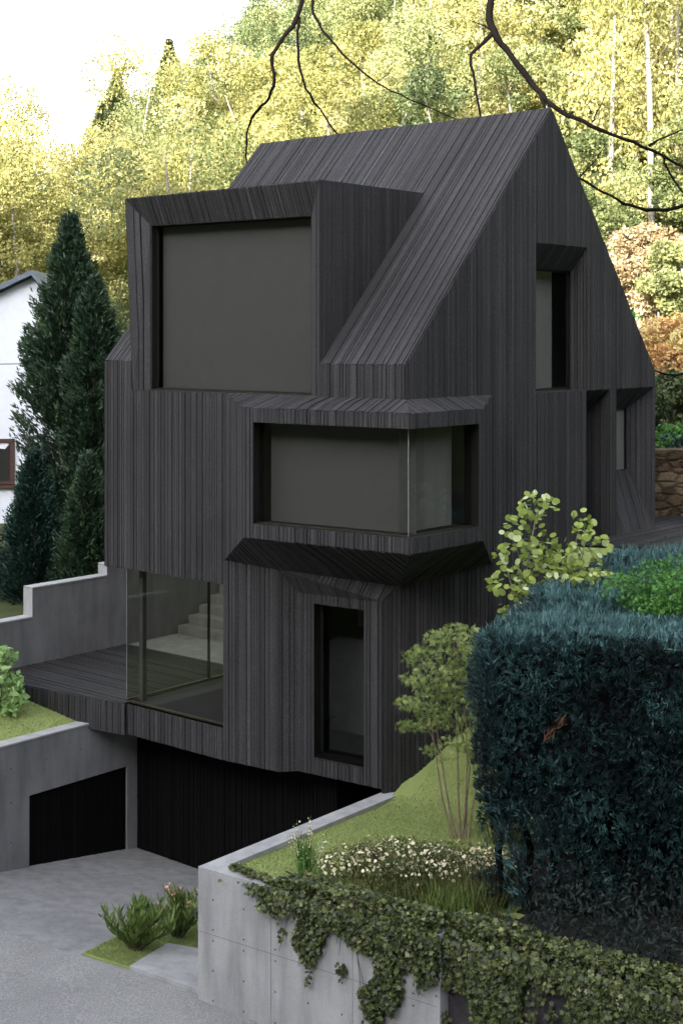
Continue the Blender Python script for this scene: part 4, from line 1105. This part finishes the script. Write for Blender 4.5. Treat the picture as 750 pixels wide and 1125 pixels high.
P = np.array([[c.x, c.y, c.z]]*n)+rng.normal(0, .05, (n, 3))+np.linspace(-.1, .12, n)[:, None]*np.array([[.8, 0, 1.2]]); A = np.tile([[.4, -.3, .8]], (n, 1))+rng.normal(0, .3, (n, 3)); A /= np.linalg.norm(A, axis=1, keepdims=True)
leaf_quads(P, A*.08, perp(A)*.006, rng.random(n)*.3, out); build_leaves('dead_twigs', out, M['twig'], hd)
# undergrowth at the foot of the hedge
out = []; n = 16000; x = rng.uniform(2.15, 8.5, n); y = rng.uniform(14.2, 17.2, n)
front = PA.y+(x-PA.x)*(-.578/.816)+.35
keep = y > front; x, y = x[keep], y[keep]; n = len(x)
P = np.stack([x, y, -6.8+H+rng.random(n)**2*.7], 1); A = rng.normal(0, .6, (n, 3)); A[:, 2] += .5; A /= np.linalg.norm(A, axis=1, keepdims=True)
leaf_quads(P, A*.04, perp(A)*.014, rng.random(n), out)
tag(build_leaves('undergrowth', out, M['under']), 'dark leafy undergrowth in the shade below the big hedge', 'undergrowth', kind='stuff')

# ---------- small bright bush on the hedge
o = thing('leafy_bush', tuple(onD(738, 690, 18.4)), 'bright green leafy bush growing out of the top of the blue green hedge', 'bush'); out = []
cb_ = onD(745, 655, 18.4); bl = crown_blobs(cb_+Vector((-.12, 0, .04)), .8, .85, 20, rng, .38, 1, (.2, 1)); blob_leaves(bl, 7500, .06, rng, out, .2, .5); build_leaves('foliage', out, M['bush_g'], o)
m_ = MB()
for i in range(7): m_.tube([cb_-Z*.9, cb_+Vector((rng.normal(0, .3), rng.normal(0, .2), rng.uniform(0, .3)))], [.014, .004], 5)
m_.build('stem', M['bark'], o)

# ---------- round-leaved young tree
def disc_leaves(P, Nn, r, tone, out, k=7):
    n = len(P); t1 = np.cross(Nn, rand_dirs(n)); t1 /= np.linalg.norm(t1, axis=1, keepdims=True); t2 = np.cross(Nn, t1)
    vs = []
    for i in range(k):
        a = 2*math.pi*i/k; rr = r*(1+.18*math.cos(a)); vs.append(P+t1*np.cos(a)*rr+t2*np.sin(a)*rr*.88)
    out.append((np.stack(vs, 1), tone))
vb = onD(577, 742, 20.3)
o = thing('round_leaf_tree', tuple(vb), 'young tree with large round yellow green leaves before the dark gable wall', 'tree'); out = []; w = MB()
def stem(px_pts, r0, r1, D=20.3):
    P = [onD(x, y, D+dz_*1.0) for x, y, dz_ in px_pts]; n = len(P); w.tube(P, [r0+(r1-r0)*i/(n-1) for i in range(n)], 6); return P
stem([(577, 760, 0), (577, 690, 0), (576, 640, 0), (584, 590, 0), (590, 560, .1)], .022, .006)
stem([(577, 720, 0), (598, 680, .2), (622, 650, .2), (640, 610, .1), (642, 575, 0)], .014, .005)
stem([(640, 610, .1), (632, 595, 0), (636, 580, 0)], .008, .004)
stem([(577, 670, 0), (562, 645, -.1), (556, 625, -.1)], .009, .004); stem([(577, 650, 0), (598, 620, .1), (610, 590, .2)], .009, .004)
stem([(577, 690, 0), (560, 668, 0), (548, 690, -.1)], .008, .003); stem([(580, 640, 0), (566, 600, -.2), (560, 580, -.2)], .008, .003)
stem([(598, 680, .2), (640, 670, .3), (672, 640, .4)], .01, .004)
LP = []
for (x, y, rx, ry, n) in ((590, 555, 22, 16, 26), (575, 580, 26, 16, 24), (568, 610, 26, 16, 26), (595, 605, 24, 20, 28), (560, 640, 26, 16, 26), (590, 640, 24, 18, 30), (640, 575, 16, 16, 16), (650, 600, 22, 14, 24), (625, 640, 30, 16, 34), (655, 640, 28, 14, 34), (618, 610, 18, 18, 22), (622, 632, 22, 14, 22), (640, 625, 26, 14, 24), (670, 655, 20, 12, 20), (610, 665, 34, 12, 34), (562, 665, 14, 14, 12), (640, 665, 30, 10, 24)):
    for _ in range(int(n*2.3)):
        a = rng.uniform(0, 6.28); q = math.sqrt(rng.random()); p = onD(x+math.cos(a)*q*rx, y+math.sin(a)*q*ry, 20.3+rng.normal(0, .28)); LP.append(tuple(p))
LP = np.array(LP); n = len(LP); Nn = rng.normal(0, .5, (n, 3))+np.array([[-.1, -.5, .9]]); Nn /= np.linalg.norm(Nn, axis=1, keepdims=True)
disc_leaves(LP, Nn, rng.uniform(.03, .064, (n, 1)), rng.random(n)**1.8, out, 10); build_leaves('foliage', out, M['round'], o); w.build('stem', M['greybark'], o)

# ---------- multi-stem maple
mbz = onZ(508, 920, -6.8)
o = thing('maple_tree', tuple(mbz), 'slender multi stemmed maple with feathery light green leaves on the lawn', 'tree'); w = MB(); out = []
DM = mbz.y
def mstem(pts, r0):
    P = [onD(x, y, DM+d) for x, y, d in pts]; n = len(P); w.tube(P, [r0*(1-.75*i/(n-1)) for i in range(n)], 6)
mstem([(498, 922, 0), (486, 880, 0), (480, 840, 0), (474, 800, 0), (462, 760, -.1)], .016)
mstem([(500, 920, 0), (490, 870, 0), (484, 830, .1), (478, 790, .1), (482, 730, .1)], .018)
mstem([(505, 921, 0), (503, 870, 0), (502, 820, 0), (500, 760, 0), (498, 705, 0)], .018)
mstem([(508, 920, 0), (511, 880, 0), (513, 840, 0), (511, 780, 0), (520, 720, .1)], .016)
mstem([(511, 921, 0), (512, 880, .1), (516, 845, .1), (508, 810, 0), (503, 780, 0)], .014)
mstem([(514, 921, 0), (520, 880, .1), (526, 850, .1), (532, 800, .2), (530, 740, .2)], .014)
for (a, b, c, d) in ((482, 830, 462, 790), (478, 790, 446, 770), (502, 800, 525, 760), (484, 760, 458, 730), (500, 760, 470, 715), (511, 780, 530, 735), (476, 800, 445, 800)):
    w.tube([onD(a, b, DM), onD((a+c)/2, (b+d)/2-6, DM-.05), onD(c, d, DM-.1)], [.007, .005, .003], 5)
w.build('stem', simple('maple_bark', (0.26, 0.2, 0.15), (0.15, 0.11, 0.08), 15), o)
cl = [(478, 700, 12, 8, .5), (505, 695, 22, 10, 1), (520, 712, 16, 12, .9), (495, 715, 24, 12, 1.1), (462, 715, 9, 9, .4), (452, 722, 10, 10, .4), (480, 735, 22, 12, 1.1), (508, 740, 22, 14, 1.1), (455, 745, 14, 8, .5), (475, 757, 22, 11, 1.1), (500, 765, 25, 13, 1.2), (522, 765, 14, 15, .8),
      (450, 772, 14, 7, .7), (472, 780, 20, 10, .9), (505, 790, 24, 13, 1.1), (448, 797, 13, 6, .6), (470, 795, 16, 7, .6), (525, 795, 12, 15, .7), (505, 815, 22, 10, .7), (475, 822, 12, 6, .3), (522, 825, 12, 12, .5), (488, 835, 8, 6, .15), (505, 860, 6, 4, .1), (520, 735, 14, 12, .7)]
P = []; T_ = []
for (x, y, rx, ry, wgt) in cl:
    t0 = rng.uniform(.2, .8)
    for _ in range(int(150*wgt)):
        a = rng.uniform(0, 6.28); q = rng.random()**.6; dd_ = rng.normal(0, .22)
        p = onD(x+math.cos(a)*q*rx*1.15, y+math.sin(a)*q*ry*1.1, DM+dd_); P.append(tuple(p)); T_.append(t0+rng.normal(0, .2))
P = np.array(P); n = len(P); T_ = np.clip(T_, 0, 1)
A0_ = rng.normal(0, .6, (n, 3)); A0_[:, 2] -= .45; A0_ /= np.linalg.norm(A0_, axis=1, keepdims=True); side = perp(A0_, rng)
for ang in (-.9, -.45, 0, .45, .9):           # palmate leaflets
    A = A0_*math.cos(ang)+side*math.sin(ang); nr_ = np.cross(A0_, side); s = .075*(1-.3*abs(ang))*rng.uniform(.8, 1.25, (n, 1))
    Bv = np.cross(A, nr_); leaf_quads(P+A*s*.5, A*s*.5, Bv*.0042, T_, out)
build_leaves('foliage', out, M['maple'], o)

# ---------- flowering shrub, spike plant, blades
o = thing('flowering_shrub', tuple(onZ(460, 965, -6.8)), 'low spreading shrub covered in cream white flowers along the edge of the lawn', 'shrub')
out = []; fo = []; bl = []
for i in range(22):
    f = i/21; x = 362+f*188; yb = 972+math.sin(f*3)*10
    b = onZ(x+rng.uniform(-6, 6), yb+rng.uniform(-14, 6), -6.8); r = .17+.1*math.sin(math.pi*min(1, f*1.15)); bl.append((b.x, b.y, b.z+.14+.1*math.sin(math.pi*f), r*1.2, r, r*1.0, rng.uniform(.3, .8)))
    b = onZ(x+rng.uniform(-6, 6), yb-22+rng.uniform(-8, 8), -6.8)
    if .15 < f < .97: bl.append((b.x, b.y, b.z+.12, r*1.2, r, r*1.0, rng.uniform(.3, .9)))
blob_leaves(bl, 16000, .034, rng, out, -.1, .6, (.8, 1.08)); build_leaves('foliage', out, M['shrub'], o)
b = np.array(bl); n = 1500; ii = rng.integers(0, len(b), n); d = rand_dirs(n, rng); d[:, 2] = abs(d[:, 2]); d[:, 1] -= .3; d /= np.linalg.norm(d, axis=1, keepdims=True)
keep = rng.random(n) < np.where(np.sin(ii*1.7) > -.4, 1, .35); P = (b[ii, :3]+d*b[ii, 3:6]*1.06)[keep]; d = d[keep]; n = len(P)
disc_leaves(P, d+rng.normal(0, .3, d.shape), rng.uniform(.009, .026, (n, 1)), rng.random(n), fo, 6); build_leaves('flower', fo, M['flower_w'], o)['kind'] = 'stuff'
sb = onZ(336, 962, -6.8)
o = thing('spike_plant', tuple(sb), 'tuft of upright stems with small cream flower spikes at the left end of the ivy', 'plant'); out = []; fo = []; w = MB()
for i in range(15):
    a = rng.uniform(-1, 1); tx = 336+a*28; ty = 893+abs(a)*28+rng.uniform(-4, 16); b0 = sb+Vector((a*.06, rng.normal(0, .08), 0)); t0 = onD(tx, ty, sb.y+rng.normal(0, .15)); mid = (b0+t0)/2+Z*.05
    w.tube([b0, mid, t0], [.004, .003, .002], 4)
    for k in range(14):
        f = .25+.75*k/14; p = b0*(1-f)+t0*f+Z*.05*math.sin(f*3.1); fo.append((p.x+rng.normal(0, .012), p.y+rng.normal(0, .012), p.z))
P = np.array(fo); fo = []; n = len(P); d = rand_dirs(n, rng); disc_leaves(P, d, rng.uniform(.010, .018, (n, 1)), rng.random(n), fo, 6); build_leaves('flower', fo, M['flower_w'], o)['kind'] = 'stuff'
w.build('stem', M['spear'], o)
def blades(name, cx, cy, z, n, hgt, spread, mat, width, parent, tilt=.35, yscale=1.0, base=None):
    out = []; c = base if base is not None else onZ(cx, cy, z)
    A = rng.normal(0, tilt, (n, 3)); A[:, 2] = 1; A /= np.linalg.norm(A, axis=1, keepdims=True)
    P0 = np.array([[c.x, c.y, c.z]])+np.stack([rng.normal(0, spread, n), rng.normal(0, spread*yscale, n), np.zeros(n)], 1)
    Ln = hgt*rng.uniform(.55, 1.1, (n, 1)); B = perp(A, rng)*width; t = rng.random(n)
    mid = P0+A*Ln*.55; tip = mid+(A+np.array([[0, 0, -.35]])*rng.uniform(0, 1, (n, 1)))*Ln*.45
    out.append((np.stack([P0-B*.5, P0+B*.5, mid+B, mid-B], 1), t)); out.append((np.stack([mid-B, mid+B, tip], 1), t))
    return build_leaves(name, out, M[mat], parent)
blades('leaf_blade', 0, 0, 0, 110, .6, .06, 'bush_g', .004, o, .12, 1, sb)
for (cx, cy, hh, mt, lb) in ((525, 1000, .42, 'shrub', 'clump of mid green tall grass behind the ivy, right of the flowering shrub'), (500, 1003, .36, 'spear', 'fresh green grass clump right behind the ivy, below the flowers'), (420, 985, .2, 'shrub', 'low grass tuft between the ivy and the left half of the flowering shrub'), (505, 985, .45, 'shrub', 'clump of tall thin grass between the flowering shrub and the ivy'), (545, 990, .5, 'under', 'dark clump of tall grass at the foot of the hedge'), (560, 925, .5, 'shrub', 'wispy olive grass clump between the maple and the hedge'), (475, 990, .35, 'shrub', 'short grass tuft behind the ivy, below the middle of the flowering shrub')):
    b = onZ(cx, cy, -6.8); o = blades('grass_clump', 0, 0, 0, 420, hh, .17, mt, .005, None, .25, .7, b); tag(o, lb, 'grass clump')

# ---------- oleander on the grass wedge
def oleander(x, y, s, lb, fl, n=22, seed=3):
    rg = np.random.default_rng(seed); b = onDr(x, y); o = thing('oleander', tuple(b), lb, 'shrub'); w = MB(); out = []; fo = []
    for i in range(n):
        a = rg.uniform(0, 6.28); r = rg.uniform(.0, .5)*s; top = b+Vector((math.cos(a)*r*1.5, math.sin(a)*r*.9, s*rg.uniform(.45, .95)*(1-r*.35)))
        w.tube([b+Vector((math.cos(a)*.04, math.sin(a)*.04, 0)), (b+top)/2+Vector((0, 0, .03)), top], [.008, .006, .004], 5)
        m = 44; f = rg.uniform(.12, 1, m); P = np.array(b)[None]*(1-f[:, None])+np.array(top)[None]*f[:, None]
        ar = rg.uniform(0, 6.28, m); A = np.stack([np.cos(ar)*.7, np.sin(ar)*.7, rg.uniform(.5, 1.5, m)], 1)+(np.array(top)-np.array(b))[None]*.6; A /= np.linalg.norm(A, axis=1, keepdims=True)
        Ln = .17*s*1.35*rg.uniform(.7, 1.2, (m, 1)); leaf_quads(P+A*Ln*.5, A*Ln*.5, perp(A, rg)*.015, np.clip(rg.random(m)*.7+f*.3, 0, 1), out)
        if fl and rg.random() < .35:
            for k in range(9): fo.append(tuple(top+Vector(rg.normal(0, .028, 3))+Z*.04))
    build_leaves('foliage', out, M['spear'], o); w.build('stem', M['bark'], o)
    if fo:
        P = np.array(fo); f2 = []; disc_leaves(P, rand_dirs(len(P)), .024, rg.random(len(P)), f2, 6); build_leaves('flower', f2, M['flower_p'], o)['kind'] = 'stuff'
oleander(148, 1046, .78, 'bushy oleander with long green leaves and no flowers, beside the driveway', False, 34, 3)
oleander(196, 1032, .78, 'oleander with pink flowers close to the pale concrete planter corner', True, 28, 4)

# ---------- large-leaved shrub at the left edge
b = onZ(-2, 800, -6.71); o = thing('large_leaf_shrub', tuple(b), 'shrub with large fresh green leaves at the left edge of the roof lawn', 'shrub'); out = []; w = MB()
P = []
for (x, y, r) in ((-8, 725, 16), (6, 722, 12), (-5, 745, 20), (14, 748, 12), (0, 768, 22), (20, 765, 9), (-15, 780, 20), (6, 783, 12)):
    w.tube([b, onD(x, y, b.y)], [.012, .004], 5)
    for _ in range(70):
        a = rng.uniform(0, 6.28); q = math.sqrt(rng.random())*r; P.append(tuple(onD(x+math.cos(a)*q, y+math.sin(a)*q, b.y+rng.normal(0, .2))))
P = np.array(P); n = len(P); Nn = rng.normal(0, .5, (n, 3))+np.array([[0, -.6, .8]]); Nn /= np.linalg.norm(Nn, axis=1, keepdims=True)
Aq = np.cross(Nn, rand_dirs(n)); Aq /= np.linalg.norm(Aq, axis=1, keepdims=True); Bq = np.cross(Nn, Aq); sq = rng.uniform(.04, .095, (n, 1)); leaf_quads(P, Aq*sq, Bq*sq*.6, rng.random(n)**1.1, out); build_leaves('foliage', out, M['hydr'], o); w.build('stem', M['bark'], o)

# ---------- ivy
o = thing('ivy', tuple(at(PE, -6.7)), 'trailing dark green ivy draped over the concrete planter front and the garden wall', 'ivy'); out = []
SD = lambda p, s: p+PD*s
P = []; Nn = []; T_ = []
def topy(x): return float(np.interp(x, [240, 300, 316, 340, 400, 483, 560, 650, 760], [962, 978, 974, 968, 978, 1002, 1014, 1034, 1064]))
def boty(x): return float(np.interp(x, [243, 262, 275, 283, 300, 306, 318, 335, 345, 357, 362, 372, 385, 420, 440, 452, 470, 483, 490, 560, 760],
                                       [950, 955, 975, 992, 985, 1000, 1040, 1074, 1070, 1035, 1022, 1040, 1100, 1128, 1095, 1070, 1082, 1100, 1140, 1150, 1160]))
front_n = nn
def ivy_leaf(p, n_, t): P.append(tuple(p)); Nn.append(tuple(n_)); T_.append(t)
pf = at(PA, 0); pb = at(PE2, 0)
tries = 0
while len(P) < 17000 and tries < 90000:
    tries += 1
    x = rng.uniform(243, 770); y = rng.uniform(940, 1150); p0 = pf if x < 483 else pb
    q = onPl(x, y, p0, nn); zrel = q.z-H; ed_ = -6.75 if x < 483 else -6.77
    tb = boty(x)+18*mnoise.noise(Vector((x*.09, 3, 0)))+rng.uniform(-14, 8)
    if y > tb: continue
    if zrel > ed_: continue
    hole = mnoise.noise(Vector((q.x*2.6, q.y*2.6, q.z*2.0)))
    edge = (ed_-zrel)
    if x < 310 and (mnoise.noise(Vector((x*.06, y*.05, 9))) > .18 or rng.random() < .45): continue
    if 310 <= x < 483 and edge > .12 and hole > .16: continue
    if x >= 483 and edge > .3 and hole > .30: continue
    if 575 < x < 625 and y > 1078+8*math.sin(x*.2) and rng.random() < .93: continue
    # gap showing concrete
    if 436 < x < 460 and 1040 < y < 1085 and rng.random() < .8: continue
    ivy_leaf(q+nn*(rng.uniform(.01, .14)+.05*hole), Vector(nn)+Vector(rng.normal(0, .45, 3))+Z*.35, rng.random()**1.3*(.75+.25*(hole+.5)))
k0 = len(P)
while len(P) < k0+9500:                         # mat lying over the wall top
    s = rng.uniform(1.3, 9.5); wd = rng.uniform(-.04, .31); p = (PA if s < 3.6 else PE2-PD*3.6)+PD*s+PV*wd
    if s < 1.45 and wd > .2: continue
    z = -6.74+.05+.11*rng.random()+.06*mnoise.noise(Vector((s*2, wd*4, 0)))
    ivy_leaf(at(p, z), Vector((0, -.3, 1))+Vector(rng.normal(0, .5, 3)), rng.random()**1.2)
k0 = len(P)
while len(P) < k0+6500:                         # leaves rolling over the front edge
    s = rng.uniform(1.05, 9.5); wd = rng.uniform(-.15, .10); p = (PA if s < 3.6 else PE2-PD*3.6)+PD*s+PV*wd
    z = -6.76-max(0, -wd)*1.6+rng.uniform(-.1, .1)*min(1, s-.9)+(.06 if s > 1.5 else 0)
    ivy_leaf(at(p, z), Vector(nn)*.7+Vector((0, 0, .7))+Vector(rng.normal(0, .45, 3)), rng.random()**1.2)
k0 = len(P)
while len(P) < k0+420:                          # the short trail lying over the corner of the wall
    f = rng.random(); s = .42+f*1.05; wd = .02+.16*(1-f)+rng.normal(0, .035)
    p = PA+PD*s+PV*(max(-.01, wd)); ivy_leaf(at(p, -6.72+.05*rng.random()), Vector((0, -.3, 1))+Vector(rng.normal(0, .4, 3)), rng.random())
P = np.array(P); Nn = np.array(Nn); Nn /= np.linalg.norm(Nn, axis=1, keepdims=True); T_ = np.clip(T_, 0, 1); n = len(P)
t1 = np.tile([[0, 0, -1.]], (n, 1))+rng.normal(0, .5, (n, 3)); t1 -= Nn*(t1*Nn).sum(1, keepdims=True); t1 /= np.linalg.norm(t1, axis=1, keepdims=True); t2 = np.cross(Nn, t1)
r = rng.uniform(.018, .042, (n, 1)); vs = []
for (a, rr) in ((0, 1.25), (28, .6), (62, 1.05), (105, .6), (140, .8), (180, .45), (220, .8), (255, .6), (298, 1.05), (332, .6)):
    a = math.radians(a); vs.append(P+t1*math.cos(a)*rr*r+t2*math.sin(a)*rr*r+Nn*(.15*r*math.cos(2*a)))
out.append((np.stack(vs, 1), T_)); build_leaves('foliage', out, M['ivy'], o)
w = MB()
for i in range(24):
    x = rng.uniform(318, 470); p0 = pf if x < 483 else pb; yt_ = 985 if x < 420 else 1020
    a = onPl(x, yt_, p0, nn)+nn*.03; b = onPl(x+rng.normal(0, 8), min(boty(x), 1130)-12, p0, nn)+nn*.03
    w.tube([a, (a+b)/2+PD*rng.normal(0, .04)+nn*.01, b], [.006, .005, .003], 5)
w.build('stem', M['bark'], o)

# ================================================================== CAMERA, LIGHT
cam = bpy.data.cameras.new('camera'); co = bpy.data.objects.new('camera', cam); COL.objects.link(co)
co.location = (0, 0, H); co.rotation_euler = (math.radians(90), 0, 0)
cam.sensor_fit = 'VERTICAL'; cam.sensor_height = 36; cam.lens = FPX/1125*36; cam.shift_y = -(562.5-HY)/1125
cam.clip_end = 5000; S.camera = co

SUN_EL, SUN_AZ = math.radians(20), math.radians(180+28)      # azimuth clockwise from +Y
sun = bpy.data.lights.new('sun', 'SUN'); so = bpy.data.objects.new('sun', sun); COL.objects.link(so)
sun.energy = 3.0; sun.angle = math.radians(.5); sun.color = (1, .95, .84)
sd = Vector((math.sin(SUN_AZ)*math.cos(SUN_EL), math.cos(SUN_AZ)*math.cos(SUN_EL), math.sin(SUN_EL)))
so.rotation_euler = sd.to_track_quat('Z', 'Y').to_euler(); so.location = (0, -30, 60)
wd = bpy.data.worlds.new('World'); S.world = wd; wd.use_nodes = True; nt = wd.node_tree; nt.nodes.clear()
sky = nt.nodes.new('ShaderNodeTexSky'); sky.sky_type = 'NISHITA'; sky.sun_disc = False; sky.sun_elevation = SUN_EL; sky.sun_rotation = SUN_AZ
sky.dust_density = 3.0; sky.air_density = 1.0; sky.ozone_density = 1.0
hs = nt.nodes.new('ShaderNodeHueSaturation'); hs.inputs['Saturation'].default_value = 0.28
bgn = nt.nodes.new('ShaderNodeBackground'); bgn.inputs['Strength'].default_value = 0.15; wo = nt.nodes.new('ShaderNodeOutputWorld')
nt.links.new(sky.outputs[0], hs.inputs['Color']); nt.links.new(hs.outputs[0], bgn.inputs[0]); nt.links.new(bgn.outputs[0], wo.inputs[0])
S.view_settings.view_transform = 'Standard'; S.view_settings.look = 'None'; S.view_settings.gamma = 1; S.view_settings.exposure = 2.6
S.render.engine = 'CYCLES'; S.cycles.max_bounces = 6; S.cycles.transparent_max_bounces = 12
